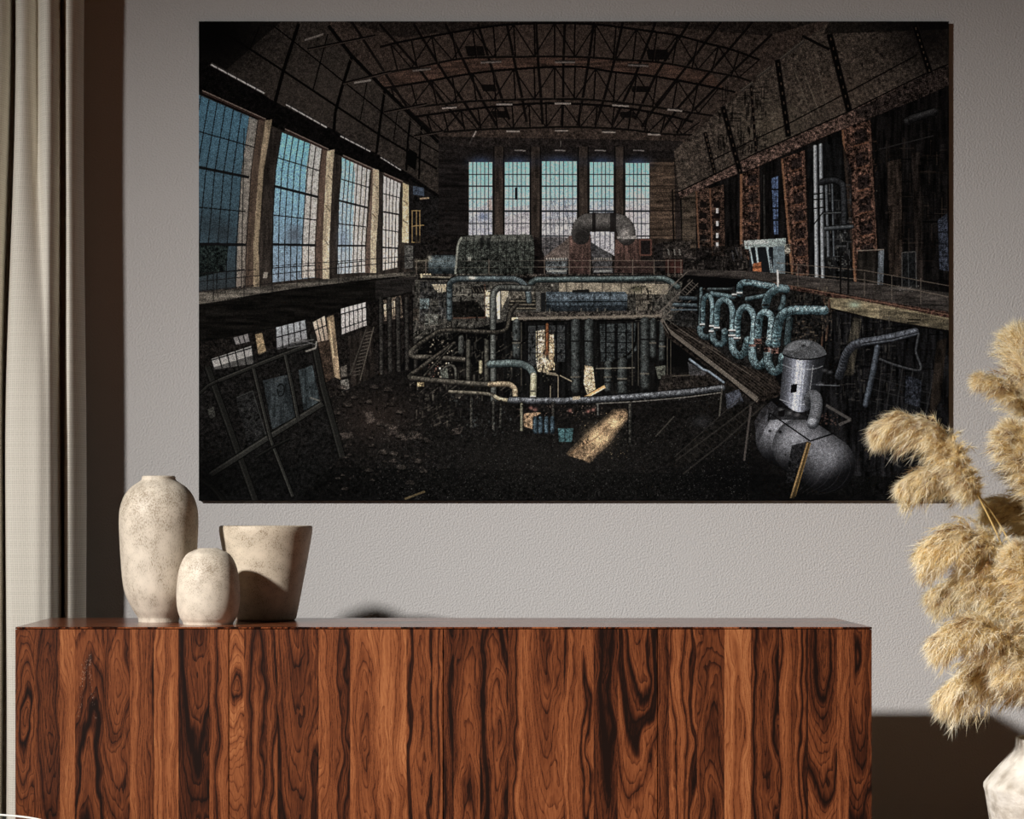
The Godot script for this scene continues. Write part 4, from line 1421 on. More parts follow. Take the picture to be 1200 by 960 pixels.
func paint_floor():
	# the pit: gravel and rubble
	poly([380, 470, 440, 440, 500, 430, 860, 430, 900, 470, 1000, 587, 330, 587], c3(17, 16, 15.5), 1.0, 0.35)
	poly([233, 545, 1112, 560, 1112, 587, 233, 587], c3(9, 9, 9), 0.7, 0.5)
	blob(640, 535, 150, 40, c3(25, 24, 23), 0.5)
	blob(440, 490, 50, 35, c3(44, 36, 32), 0.55)
	blob(300, 560, 90, 40, c3(5, 5, 5), 0.8)
	blob(860, 560, 80, 35, c3(7, 7, 8), 0.8)
	specks(385, 450, 510, 560, 520, c3(66, 59, 54), 0.4, 2.6)
	for k in 46:
		var x := pen.randf_range(388, 500)
		var y := pen.randf_range(452, 575)
		var r := pen.randf_range(2, 7)
		poly(curve([x - r, y, x - r * 0.4, y - r * 0.6, x + r * 0.6, y - r * 0.5, x + r, y + r * 0.1, x, y + r * 0.4, x - r, y]), c3(50, 45, 41), 0.5, 0.4)
		ln(x - r, y + r * 0.3, x + r, y + r * 0.5, 1.4, c3(5, 5, 5), 0.7)
	specks(385, 450, 510, 580, 380, c3(7, 6, 6), 0.6, 3.6)
	specks(440, 490, 880, 585, 5200, c3(92, 91, 88), 0.5, 0.85)
	specks(440, 480, 900, 587, 2400, c3(6, 6, 6), 0.7, 1.6)
	specks(470, 555, 840, 586, 1600, c3(70, 68, 66), 0.45, 0.8)
	for q in [[428, 484, 437, 494], [452, 502, 464, 508], [470, 516, 490, 508], [396, 508, 412, 513], [528, 510, 540, 500]]:
		poly([q[0], q[1], q[2], q[1] - 2, q[2] + 3, q[3], q[0] + 2, q[3] + 3], c3(58, 52, 48), 0.6, 0.4)
	# the patch of sun on the floor
	for k in 3:
		var e := 2.4 - k * 1.5
		poly([665 - e, 534 - e, 690 + e * 0.3, 541 + e, 712 + e, 518 + e, 737 + e, 487, 733, 481 - e, 721 - e, 482 - e, 703 - e, 498 - e, 684 - e, 515 - e], c3(112, 92, 70), 0.3 if k < 2 else 0.6, 0.3)
	blob(700, 512, 15, 12, c3(208, 176, 132), 0.6)
	blob(718, 495, 10, 7, c3(206, 178, 134), 0.65)
	pl([668, 532, 700, 512, 716, 496], 1.6, c3(84, 64, 46), 0.5)
	pl([684, 538, 712, 512, 732, 488], 1.2, c3(170, 148, 110), 0.4)
	ln(474, 585, 498, 576, 2.4, c3(96, 82, 56), 0.6)
	specks(666, 484, 736, 540, 120, c3(200, 176, 136), 0.4, 1.2)


func paint_machines():
	# turbine deck along the back
	poly([486, 276, 800, 280, 800, 326, 486, 326], c3(20, 18, 17), 0.65, 0.5)
	clutter(490, 284, 800, 322, 160, c3(66, 60, 54), 0.4, 9)
	# left end: exciter
	pipe([508, 310, 534, 310], 22, c3(34, 41, 44), c3(88, 100, 104), 0.25)
	blob(503, 302, 3, 3, c3(150, 146, 132), 0.8)
	poly([484, 304, 502, 302, 502, 318, 486, 320], c3(36, 34, 30), 0.9, 0.5)
	ln(486, 306, 503, 305, 1.0, c3(96, 92, 80))
	# turbine housing
	poly(curve([534, 323, 535, 300, 537, 282, 543, 277, 560, 275.5, 600, 275, 620, 275, 625, 280, 626, 300, 625, 323], 4), c3(44, 47, 44), 1.0, 0.4)
	poly([538, 282, 544, 277, 622, 275.5, 624, 283], c3(72, 74, 70), 0.8, 0.2)
	poly([534, 304, 625, 300, 625, 323, 534, 323], c3(26, 28, 26), 0.6, 0.7)
	pl(curve([541, 278, 536.5, 288, 535, 305, 533.5, 321]), 2.4, c3(116, 118, 110), 0.85)
	for x in [547, 556, 565, 575, 585, 595, 606, 616]:
		pl(curve([x, 276, x - 1.2, 290, x - 1.5, 321]), 1.0, c3(18, 19, 18), 0.7)
	specks(540, 284, 624, 320, 300, c3(110, 118, 112), 0.45, 1.5)
	specks(540, 284, 624, 322, 340, c3(10, 11, 11), 0.6, 2.0)
	poly([548, 301, 552, 301, 552, 306, 548, 306], c3(160, 160, 152), 0.6)
	for x in [562, 570]:
		poly([x, 279, x + 5, 279, x + 4, 292, x + 1, 292], c3(16, 17, 17), 0.7)
	poly([626, 276, 630, 282, 640, 305, 640, 323, 626, 323], c3(17, 14, 14), 0.9, 0.4)
	# hood, gearbox
	poly([637, 302, 645, 295, 660, 284, 667, 277, 668, 304, 640, 306], c3(74, 66, 62), 1.0, 0.18)
	poly([639, 304, 665, 302, 665, 321, 640, 321], c3(56, 60, 62), 1.0, 0.45)
	for k in 9:
		poly([640 + k * 2.8, 302, 641.6 + k * 2.8, 302, 641.6 + k * 2.8, 304.5, 640 + k * 2.8, 304.5], c3(150, 146, 138), 0.8)
	ln(641, 318, 664, 317.5, 2.4, c3(112, 114, 110))
	# crossover duct
	poly([667, 276, 692, 274, 692, 321, 667, 321], c3(62, 49, 45), 1.0, 0.35, 1)
	poly([667, 303, 692, 302, 692, 321, 667, 321], c3(44, 33, 31), 0.7, 0.3)
	poly([721, 281, 750, 280, 751, 306, 766, 306, 766, 320, 720, 320], c3(60, 46, 42), 1.0, 0.4, 1)
	poly([720, 306, 766, 306, 766, 320, 720, 320], c3(38, 30, 28), 0.8, 0.3)
	poly([750, 281, 763, 281, 763, 299, 750, 299], c3(24, 21, 21), 1.0, 0.2)
	pl([750, 299, 750, 281, 763, 281, 763, 299, 750, 299], 1.6, c3(70, 48, 42))
	poly([692, 284, 704, 291, 717, 299, 718, 320, 695, 320], c3(52, 52, 54), 1.0, 0.3)
	for k in 8:
		poly([696 + k * 2.7, 302, 697.4 + k * 2.7, 302, 697.4 + k * 2.7, 304.5, 696 + k * 2.7, 304.5], c3(120, 116, 108), 0.8)
	ln(696, 318, 717, 317.5, 2.2, c3(104, 106, 104))
	poly([693, 271, 720, 270, 720, 300, 704, 291, 693, 284], c3(152, 152, 160), 0.85, 0.2)
	for x in [697, 703, 709, 715]:
		ln(x, 270, x, 292, 0.9, c3(40, 44, 50))
	pipe(curve([680.5, 276, 681, 268, 686, 261.5, 694, 260.5, 706, 260.5, 718, 260.5, 727, 262, 733, 269, 734, 277], 5), 21, c3(46, 44, 43), c3(150, 147, 144), 0.12)
	poly([694, 249, 698, 249, 698, 272, 694, 272], c3(18, 16, 16), 0.85)
	poly([715, 249, 722, 249, 722, 272, 715, 272], c3(20, 18, 18), 0.8)
	for a in [[672, 264, 688, 272], [676, 258, 689, 268], [683, 253, 691, 266], [727, 252, 724, 266], [736, 257, 727, 268], [742, 265, 728, 272]]:
		ln(a[0], a[1], a[2], a[3], 0.9, c3(58, 56, 55), 0.8)
	poly([723, 277, 746, 276, 746, 280, 723, 280], c3(104, 102, 100), 1.0, 0.2)
	# panels to the right
	poly([777, 283, 809, 283, 809, 302, 777, 302], c3(36, 33, 31), 1.0, 0.5)
	for x in [783, 790, 796]:
		ln(x, 292, x + 1, 299, 1.8, c3(104, 102, 98), 0.8)
	poly([766, 288, 777, 284, 777, 318, 766, 318], c3(24, 22, 22), 0.9, 0.4)
	poly([780, 304, 800, 304, 800, 320, 780, 320], c3(46, 28, 25), 0.9, 0.4, 1)
	# railings on the deck
	for y in [305.5, 313]:
		ln(630, y, 800, y, 1.0, c3(90, 80, 72), 0.75)
		ln(486, y + 1, 630, y, 0.8, c3(76, 74, 68), 0.5)
	for x in [488, 499, 573, 638, 667, 691.5, 741.5, 766.5, 783, 791, 798]:
		ln(x, 304, x, 322, 1.2, c3(92, 84, 76), 0.8)
	poly([486, 321, 800, 321, 800, 325, 486, 325], c3(54, 50, 46), 0.6, 0.6)
	# lit wall behind the pipes
	poly([486, 328, 800, 330, 790, 376, 595, 376, 486, 400], c3(46, 45, 42), 1.0, 0.4)
	poly([655, 331, 784, 333, 782, 345, 655, 344], c3(104, 98, 86), 1.0, 0.15)
	for x in [664, 682, 706, 728]:
		ln(x, 331, x, 344, 1.0, c3(40, 38, 34))
	blob(746, 338, 8, 4, c3(52, 52, 40), 0.9)
	blob(762, 337, 5, 3, c3(136, 128, 108), 0.6)
	poly([745, 345, 764, 346, 764, 368, 745, 368], c3(56, 53, 48), 1.0, 0.5, 2)
	clutter(735, 335, 775, 368, 60, c3(18, 17, 16), 0.7, 8)
	poly([492, 330, 526, 331, 524, 372, 492, 376], c3(34, 34, 34), 1.0, 0.5)
	poly([530, 333, 568, 333, 568, 372, 531, 372], c3(58, 57, 53), 1.0, 0.35)
	for k in 7:
		ln(533 + k * 2.4, 335, 533 + k * 2.4, 345, 0.8, c3(96, 94, 86), 0.7)
	poly([552, 336, 566, 335, 568, 344, 553, 344], c3(14, 13, 13), 0.85)
	for k in 4:
		ln(553 + k * 3.5, 337, 556 + k * 3.5, 343, 1.0, c3(80, 76, 68), 0.8)
	poly([531, 354, 558, 352, 569, 366, 569, 372, 531, 372], c3(16, 15, 14), 0.95, 0.4)
	pl([568, 333, 569, 372, 531, 373], 1.6, c3(62, 46, 38))
	ln(531, 346, 568, 345, 1.6, c3(98, 96, 88), 0.7)
	# sun streaks
	for k in 4:
		poly([492 + k * 3.4, 321, 494.6 + k * 3.4, 320.5, 496 + k * 3.4, 325.5, 493 + k * 3.4, 326], c3(190, 174, 140), 0.8)
	for k in 5:
		poly([506 + k * 3.6, 333, 508.6 + k * 3.6, 333, 512.5 + k * 3.0, 337 + k * 1.6, 514 + k * 2.2, 343.5, 510.5 + k * 2.6, 341], c3(200, 184, 152), 0.7)
	poly([568.5, 340, 574.5, 340, 574.5, 372, 569, 371], c3(190, 174, 140), 0.95, 0.12)
	poly([581, 342, 586, 341, 586, 374, 583, 374], c3(206, 190, 156), 0.95, 0.12)
	poly([587, 341, 596, 341, 595, 348, 588, 362], c3(138, 130, 112), 0.9, 0.2)
	# small cabinets at the left
	for q in [[492, 350, 503, 362, 74, 84, 86], [498, 368, 513, 380, 74, 76, 72], [487, 376, 497, 386, 44, 42, 40], [505, 350, 514, 366, 40, 40, 38], [484, 362, 491, 376, 40, 36, 32]]:
		poly([q[0], q[1], q[2], q[1], q[2], q[3], q[0], q[3]], c3(q[4], q[5], q[6]), 1.0, 0.35)
	clutter(484, 330, 530, 398, 210, c3(86, 84, 78), 0.45, 9)
	clutter(484, 330, 575, 398, 120, c3(8, 8, 8), 0.7, 9)
	specks(486, 335, 575, 398, 160, c3(150, 144, 128), 0.5, 1.4)
	# condenser drum
	poly([640, 342, 733, 342, 735, 346, 735, 361, 733, 364, 640, 364], c3(46, 54, 60), 1.0, 0.3)
	poly([640, 345, 735, 345, 735, 351, 640, 351], c3(76, 86, 94), 0.6, 0.3)
	poly([640, 358, 735, 358, 734, 365, 640, 365], c3(20, 23, 26), 0.8, 0.3)
	ln(638, 354, 735, 353.5, 1.2, c3(10, 11, 12))
	specks(645, 344, 733, 362, 200, c3(104, 116, 124), 0.4, 1.2)
	for x in [655, 677, 696, 715]:
		ln(x, 343, x, 364, 0.9, c3(22, 25, 28), 0.7)
	poly([628, 342, 633, 342, 633, 367, 628, 367], c3(64, 64, 62), 1.0, 0.2)
	poly([634, 343, 639, 343, 639, 366, 634, 366], c3(22, 23, 24))
	poly([671, 340, 690, 339, 691, 343, 670, 343], c3(20, 20, 20))
	blob(647, 334, 1.6, 1.6, c3(180, 176, 164), 0.9)
	for x in [644, 681, 700, 709]:
		pipe([x, 362, x, 368], 2, c3(40, 40, 38), c3(110, 108, 100), 0.2)
	poly([596, 342, 626, 342, 626, 352, 596, 352], c3(66, 63, 57), 0.9, 0.4)
	for y in [353, 357, 361.5]:
		pipe([597, y, 627, y], 2.6, c3(36, 34, 30), c3(112, 106, 92), 0.2)
	# platform edge
	poly([594, 366, 775, 364, 778, 370, 774, 374, 596, 376], c3(44, 41, 38), 1.0, 0.5)
	pl([596, 373.5, 690, 372, 775, 370], 3.0, c3(92, 86, 77))
	pl([596, 374, 607, 373.5], 3.4, c3(190, 166, 132))
	pl([596, 377, 690, 376, 776, 374], 2.0, c3(9, 9, 9))
	specks(600, 366, 774, 371, 130, c3(110, 104, 92), 0.5, 2.2)
	# under the platform
	poly([590, 378, 778, 376, 775, 465, 590, 466], c3(15, 15, 15), 1.0, 0.4, 1)
	poly([618, 382, 664, 381, 664, 424, 650, 424, 618, 430], c3(40, 42, 43), 0.95, 0.3)
	poly([703, 380, 745, 379, 746, 410, 738, 420, 722, 424, 704, 424], c3(42, 46, 47), 0.95, 0.35)
	for q in [618, 629, 640, 652, 663, 710, 721, 723, 734, 742]:
		ln(q, 380, q, 424, 1.8, c3(9, 9, 10), 0.9)
	for y in [390, 402, 414]:
		ln(618, y, 664, y, 1.3, c3(9, 9, 10), 0.9)
		ln(704, y - 0.5, 744, y - 0.5, 1.3, c3(9, 9, 10), 0.9)
	specks(704, 382, 744, 420, 60, c3(12, 12, 12), 0.8, 2.0)
	specks(620, 382, 744, 420, 110, c3(110, 114, 110), 0.35, 1.4)
	pl(curve([746, 384, 744, 404, 734, 417, 718, 424]), 2.4, c3(8, 8, 8))
	poly([628, 388, 640, 386, 640, 420, 644, 424, 644, 436, 630, 436, 628, 420], c3(206, 186, 150), 0.75, 0.4)
	poly([643, 392, 649, 392, 650, 434, 643, 434], c3(198, 170, 130), 0.75, 0.3)
	specks(628, 386, 650, 436, 170, c3(60, 50, 42), 0.7, 2.2)
	for y in [390, 402, 414]:
		ln(628, y, 651, y, 1.2, c3(30, 26, 22), 0.8)
	ln(629.5, 385, 629.5, 424, 1.2, c3(16, 14, 12))
	pipe([641, 380, 641, 412], 3.6, c3(70, 42, 28), c3(140, 92, 58), 0.2)
	blob(640, 414, 4, 4, c3(86, 58, 42), 0.8)
	for q in [[605, 378, 605, 416, 9, 0], [674, 378, 674, 456, 10, 1], [690, 378, 690, 456, 10.5, 1], [755.5, 376, 755.5, 452, 10, 1], [765, 376, 765, 416, 7, 0], [776, 378, 775, 420, 7, 0], [712, 426, 712, 456, 8, 0], [729, 424, 729, 458, 11, 0]]:
		pipe([q[0], q[1], q[2], q[3]], q[4], c3(28, 30, 30), c3(74, 80, 80), 0.25)
		ln(q[0] - q[4] * 0.55, q[1] + 22, q[0] + q[4] * 0.55, q[1] + 22, 1.6, c3(14, 14, 14), 0.8)
		ln(q[0] - q[4] * 0.55, q[3] - 14, q[0] + q[4] * 0.55, q[3] - 14, 2.2, c3(88, 82, 72), 0.6)
	specks(665, 415, 760, 460, 200, c3(96, 88, 76), 0.35, 1.8)
	specks(665, 415, 780, 462, 160, c3(8, 8, 8), 0.6, 2.2)
	poly([768, 430, 780, 428, 779, 444, 771, 444], c3(64, 66, 60), 0.9, 0.3)
	for y in [432]:
		ln(698, y, 744, y - 1, 1.3, c3(104, 100, 90), 0.8)
	for x in [611, 741, 748, 782, 786]:
		ln(x, 378, x, 452, 1.4, c3(74, 70, 62), 0.7)
	# sunlit valve between the columns
	poly([685, 428, 695, 430, 698, 456, 688, 462, 684, 450], c3(190, 168, 130), 0.75, 0.35)
	specks(684, 428, 698, 462, 60, c3(60, 46, 36), 0.6, 2.0)
	ln(686, 466, 709, 453, 3.8, c3(176, 132, 88))
	ln(688, 466, 708, 455, 1.2, c3(216, 186, 138))
	poly([775, 440, 860, 430, 866, 452, 770, 462], c3(30, 27, 25), 0.9, 0.5)
	blob(800, 430, 14, 14, c3(10, 10, 10), 0.8)
	ln(787, 441, 820, 439, 1.2, c3(76, 70, 62), 0.7)


func paint_pipes():
	var slate := c3(34, 41, 44)
	var slate_hi := c3(104, 118, 122)
	var clay := c3(34, 32, 29)
	var clay_hi := c3(98, 94, 85)
	clutter(480, 390, 600, 470, 240, c3(84, 80, 72), 0.42, 10, 0.7)
	clutter(480, 385, 660, 470, 160, c3(7, 7, 7), 0.7, 12, 0.7)
	specks(486, 392, 660, 466, 260, c3(150, 142, 124), 0.45, 1.5)
	specks(500, 398, 530, 445, 60, c3(226, 210, 184), 0.75, 2.2)
	specks(500, 425, 516, 442, 26, c3(160, 110, 96), 0.7, 1.8)
	# upper run across the deck
	pipe([622, 331, 628, 327.5, 700, 327, 778, 326, 786, 330, 794, 336], 6.6, c3(32, 40, 41), c3(100, 114, 114), 0.2)
	pipe(curve([526.5, 373, 526.5, 340, 528, 331, 535, 327, 545, 326.5, 590, 326.5, 604, 327, 613, 332, 618, 340, 620, 353], 4), 6.4, slate, slate_hi, 0.16)
	blob(553, 325.5, 4.5, 2.0, c3(224, 216, 192), 0.9)
	pipe([496, 324.5, 527, 325], 2.6, c3(60, 58, 52), c3(134, 128, 112), 0.15)
	pl([617, 341, 622, 340], 3.0, c3(170, 176, 176), 0.7)
	# middle risers
	pipe(curve([620, 338, 596, 337, 583, 338, 578, 346, 577.5, 360, 577.5, 400, 578, 470], 4), 6.6, c3(40, 42, 41), c3(112, 116, 112), 0.16)
	pipe(curve([606, 356, 598, 366, 594, 384, 584, 389, 560, 388.5, 520, 387, 505, 394, 490, 404, 483, 410], 4), 5, c3(28, 27, 25), c3(80, 76, 68), 0.25)
	pipe(curve([483, 410, 481, 414, 485, 418, 501, 418.5, 520, 419.5, 548, 421.5], 4), 6.0, clay, clay_hi, 0.25)
	pipe([500, 424, 532, 402], 4, c3(26, 25, 23), c3(72, 68, 61), 0.25)
	pipe(curve([506, 420, 494, 430, 481, 439, 480, 443, 486, 445], 4), 5, c3(28, 27, 25), c3(84, 80, 72), 0.25)
	pipe([497, 440, 530, 404], 2.6, c3(20, 19, 18), c3(60, 58, 52), 0.3)
	for x in [548.5, 570]:
		pipe([x, 400, x, 447], 5.4, c3(30, 30, 28), c3(88, 86, 78), 0.25)
	pipe([563, 424, 563, 436], 4.2, c3(96, 90, 72), c3(190, 182, 148), 0.15)
	pipe([540, 396, 540, 412], 6.6, c3(32, 33, 32), c3(84, 86, 82), 0.25)
	pipe(curve([519, 441, 520, 432, 528, 428, 533, 432, 534, 444], 4), 3.4, c3(30, 30, 28), c3(88, 86, 80), 0.25)
	poly([516, 434, 524, 431, 526, 444, 517, 444], c3(76, 80, 74), 0.8, 0.3)
	# lower runs
	pipe(curve([484, 443, 500, 445, 530, 447.5, 560, 450, 575, 450.5], 4), 6.4, clay, clay_hi, 0.22)
	pipe(curve([574, 450.5, 590, 449.8, 598, 451, 603, 456, 603.5, 465], 5), 6.4, c3(74, 66, 54), c3(196, 176, 144), 0.22)
	pipe(curve([527, 459, 550, 460, 574, 462, 582, 466, 589, 469, 598, 469.5], 4), 4.4, c3(48, 46, 41), c3(124, 118, 104), 0.25)
	pipe(curve([580, 464.5, 586, 467.5, 597, 468.8], 4), 4.2, c3(110, 102, 82), c3(200, 188, 156), 0.15)
	pipe(curve([574, 426.5, 600, 425.5, 612, 427, 620, 431, 624.5, 438, 625, 446], 5), 8.4, c3(44, 54, 55), c3(116, 130, 130), 0.18)
	pipe([625, 440, 624.5, 466], 7.6, c3(92, 92, 76), c3(198, 192, 160), 0.12)
	ln(620.5, 458.5, 629, 458.5, 2.2, c3(58, 56, 50))
	ln(621, 465, 628, 465, 2.0, c3(214, 208, 184))
	pipe(curve([598, 469, 640, 469.5, 690, 468.5, 740, 465, 800, 460, 846, 454.5], 5), 7.4, c3(38, 40, 43), c3(112, 116, 122), 0.3)
	pl([671, 467, 680, 466], 4.0, c3(190, 172, 140), 0.55)
	specks(605, 465, 845, 472, 160, c3(150, 152, 156), 0.35, 1.2)
	pl(curve([700, 475, 702, 473, 740, 471, 800, 466, 846, 460]), 1.2, c3(112, 110, 104), 0.7)
	pipe([700.5, 474, 700.5, 486], 2.4, c3(34, 34, 34), c3(112, 112, 108), 0.2)
	# legs, pumps and handwheels under the long pipe
	for q in [[552, 464, 552, 500], [578, 470, 578, 505], [587, 470, 586, 500], [611, 472, 611, 504], [648, 472, 648, 490], [739, 472, 739, 512], [738, 474, 738, 520]]:
		pipe([q[0], q[1], q[2], q[3]], 3.6, c3(24, 24, 23), c3(64, 62, 57), 0.4)
	pipe([611, 474, 611, 504], 3.6, c3(54, 54, 47), c3(140, 138, 116), 0.2)
	poly(curve([614, 500, 614, 486, 622, 484, 634, 484, 626, 490, 624, 503], 4), c3(132, 108, 84), 0.85, 0.3)
	for x in [627, 633, 640, 647]:
		pipe([x, 490, x, 506], 5, c3(26, 34, 40), c3(66, 82, 92), 0.3)
	poly([654, 502, 672, 502, 670, 518, 655, 518], c3(50, 76, 80), 0.9, 0.3)
	ln(662, 502, 662, 518, 1.2, c3(20, 26, 28))
	for q in [[622, 478], [627, 480], [668, 481], [689, 482], [695, 480]]:
		blob(q[0], q[1], 2.6, 2.2, c3(150, 100, 90), 0.7)
	specks(600, 474, 705, 488, 90, c3(150, 128, 116), 0.5, 1.8)
	specks(600, 474, 705, 520, 160, c3(7, 7, 7), 0.7, 2.4)
	specks(520, 462, 600, 510, 150, c3(76, 82, 82), 0.35, 3)
	# left of the pit: fallen iron
	clutter(484, 468, 540, 500, 70, c3(62, 58, 52), 0.5, 9, 0.5)
	poly([489, 448, 497, 448, 497, 453, 489, 453], c3(150, 132, 98), 0.7, 0.4)
	for q in [[640, 438, 654, 440], [654, 440, 654, 466], [636, 436, 652, 438], [645, 452, 645, 466], [656, 440, 670, 447]]:
		ln(q[0], q[1], q[2], q[3], 1.3, c3(150, 138, 116), 0.7)
	# stairs at the right end of the deck
	for q in [[772, 367, 812, 328], [778, 372, 818, 332], [770, 352, 806, 318], [784, 374, 826, 338]]:
		ln(q[0], q[1], q[2], q[3], 1.3, c3(88, 82, 76), 0.8)
	for k in 16:
		ln(771 + k * 2.6, 366 - k * 2.4, 779 + k * 2.6, 372 - k * 2.4, 0.9, c3(70, 66, 62), 0.8)
	clutter(765, 325, 812, 374, 70, c3(96, 90, 84), 0.4, 7, 0.9)
	# pipes to the right of the stairs
	pipe([798, 349, 822, 350], 5, c3(28, 34, 38), c3(76, 88, 94), 0.2)
	pipe([790, 357, 822, 358], 5, c3(30, 36, 40), c3(82, 96, 102), 0.2)
	ln(786, 363, 824, 363, 1.6, c3(60, 70, 76))
	poly([788, 366, 822, 366, 822, 384, 800, 392, 790, 384], c3(24, 24, 24), 0.9, 0.5)
	clutter(788, 340, 826, 392, 60, c3(56, 56, 54), 0.4, 10)
	# catwalk running down to the right, its edge beam and steps
	poly([776, 378, 812, 385, 905, 436, 920, 462, 886, 474, 780, 394], c3(24, 21, 19), 1.0, 0.5)
	for k in 9:
		var f := k / 9.0
		ln(786 + f * 34, 388 - f * 8, 890 + f * 26, 466 - f * 14, 1.0, c3(58, 52, 47), 0.5)
	pl([775, 374, 784, 389, 820, 417, 856, 444, 888, 470], 4.4, c3(76, 71, 65))
	pl([777, 378, 786, 393, 822, 421, 857, 448, 887, 474], 1.6, c3(10, 10, 10))
	pl([782, 384, 820, 413, 888, 466], 0.9, c3(120, 114, 106), 0.6)
	pl([779, 372, 800, 388, 880, 440], 1.0, c3(90, 84, 78), 0.6)
	pl([778, 380, 840, 410, 876, 432], 0.8, c3(80, 74, 68), 0.5)
	pipe([808, 421, 824, 433, 830, 435, 848, 448], 3.0, c3(60, 68, 76), c3(150, 162, 176), 0.1)
	poly([806, 424, 828, 437, 826, 440, 808, 440], c3(52, 52, 54), 0.8, 0.3)
	poly([850, 462, 866, 456, 872, 472, 852, 480], c3(60, 64, 74), 0.7, 0.3)
	poly([866, 470, 886, 474, 870, 500, 800, 548, 780, 546], c3(18, 17, 16), 0.75, 0.4)
	for q in [[888, 468, 846, 500, 792, 540, 1.8], [896, 474, 850, 516, 800, 556, 1.8], [872, 462, 830, 500, 790, 536, 1.1]]:
		pl(q.slice(0, 6), q[6], c3(44, 42, 39), 0.6)
	for k in 12:
		ln(884 - k * 7.5, 474 + k * 5.6, 892 - k * 7.5, 480 + k * 5.6, 1.2, c3(34, 32, 30), 0.7)
	ln(846, 456, 843, 488, 1.8, c3(58, 56, 52))
	ln(880, 476, 872, 540, 2.4, c3(54, 50, 48))
	ln(790, 488, 768, 512, 1.6, c3(54, 52, 48), 0.8)
	blob(822, 494, 12, 7, c3(44, 45, 48), 0.5)
	# the bank of looped pipes
	poly([816, 340, 880, 334, 960, 345, 975, 372, 960, 400, 905, 440, 860, 425, 818, 392], c3(19, 19, 19), 0.85, 0.6)
	clutter(822, 340, 970, 410, 130, c3(86, 78, 68), 0.4, 8)
	clutter(930, 366, 975, 400, 90, c3(92, 80, 68), 0.4, 5)
	var teal := c3(48, 66, 72)
	var teal_hi := c3(140, 166, 174)
	pipe([821.5, 338, 820, 384], 4, c3(36, 46, 50), c3(98, 114, 118), 0.25)
	pipe([830, 338.5, 857, 338.5], 3, c3(30, 36, 38), c3(84, 94, 96), 0.25)
	pipe([834, 344, 859, 348], 6, teal * 0.8, teal_hi * 0.72, 0.25)
	pipe([875, 350, 897, 346], 5, teal * 0.8, teal_hi * 0.75, 0.25)
	pipe(curve([918, 348, 917, 356, 914, 362], 4), 6, teal * 0.7, teal_hi * 0.55, 0.25)
	pipe([925, 374, 922, 402], 8, teal * 0.55, teal_hi * 0.45, 0.3)
	# lower bends
	pipe(curve([820, 384, 821, 391, 827, 395, 834, 392, 836, 384], 5), 7, teal * 0.8, teal_hi * 0.75, 0.35)
	pipe(curve([834.5, 388, 836, 398, 842, 403, 848, 400, 849, 388], 5), 7.6, teal * 0.85, teal_hi * 0.78, 0.35)
	pipe(curve([857.5, 397, 859, 410, 866, 416.5, 872, 412, 876, 398], 5), 8.6, teal * 0.9, teal_hi * 0.82, 0.35)
	pipe(curve([881, 408, 882, 420, 888, 428, 896, 424, 902, 412], 5), 9.6, teal * 0.9, teal_hi * 0.85, 0.35)
	pipe(curve([899, 414, 901, 428, 907, 435, 915, 430, 917, 418], 5), 10, teal * 0.85, teal_hi * 0.8, 0.35)
	# arches
	pipe(curve([823.5, 382, 823.6, 360, 825, 350, 829, 346, 833, 350, 834.5, 360, 834, 382], 5), 5.6, teal, teal_hi * 0.9, 0.3)
	pipe(curve([839.5, 384, 840, 365, 842, 355, 848.5, 351, 855.5, 356, 858, 366, 857.7, 390], 5), 6.8, teal, teal_hi * 0.95, 0.3)
	pipe(curve([863.7, 396, 864.3, 375, 867, 364, 873.5, 359.5, 880, 364, 883.5, 376, 881.5, 402], 5), 7.6, teal, teal_hi, 0.32)
	pipe(curve([888.3, 394, 889.3, 376, 892, 368, 897, 365.5, 902.5, 369, 904, 379, 901, 402], 5), 8.4, teal, teal_hi * 1.05, 0.4)
	pipe(curve([909, 403, 911, 384, 915, 371, 924, 364.5, 936, 363, 966, 363.5], 5), 10.5, teal, teal_hi * 0.95, 0.35)
	pipe(curve([866.5, 344, 866.5, 336, 870, 331.5, 878, 331, 892, 333.5, 906, 335.5], 5), 7.4, teal, teal_hi, 0.35)
	pipe(curve([897, 357, 900, 347, 907, 340, 914, 337.5, 921, 338.5], 5), 9.4, teal, teal_hi, 0.25)
	# flanges and bolts
	for q in [[823, 380, 5], [834, 382, 5], [840, 384, 6], [857.6, 387, 7], [857.6, 393, 7], [863.6, 396, 7], [833.5, 388, 5], [866.5, 343, 6], [860.5, 345, 5]]:
		ln(q[0] - q[2] * 0.6, q[1], q[0] + q[2] * 0.6, q[1], 1.6, c3(178, 182, 182), 0.85)
		ln(q[0] - q[2] * 0.6, q[1] + 1.8, q[0] + q[2] * 0.6, q[1] + 1.8, 1.3, c3(24, 22, 22), 0.9)
	for q in [[888, 400, 9, 6], [899, 410, 7, 6], [908, 411, 9, 7], [881.5, 405, 8, 3], [897, 357.5, 8, 2.4]]:
		poly([q[0] - q[2] * 0.5, q[1] - q[3] * 0.5, q[0] + q[2] * 0.5, q[1] - q[3] * 0.5, q[0] + q[2] * 0.5, q[1] + q[3] * 0.5, q[0] - q[2] * 0.5, q[1] + q[3] * 0.5], c3(60, 44, 40), 0.9, 0.7)
	specks(882, 395, 916, 416, 40, c3(170, 150, 140), 0.6, 1.4)
	specks(818, 388, 920, 432, 130, c3(30, 32, 33), 0.5, 2)
	ln(911, 317, 911.5, 336, 1.8, c3(170, 172, 168))


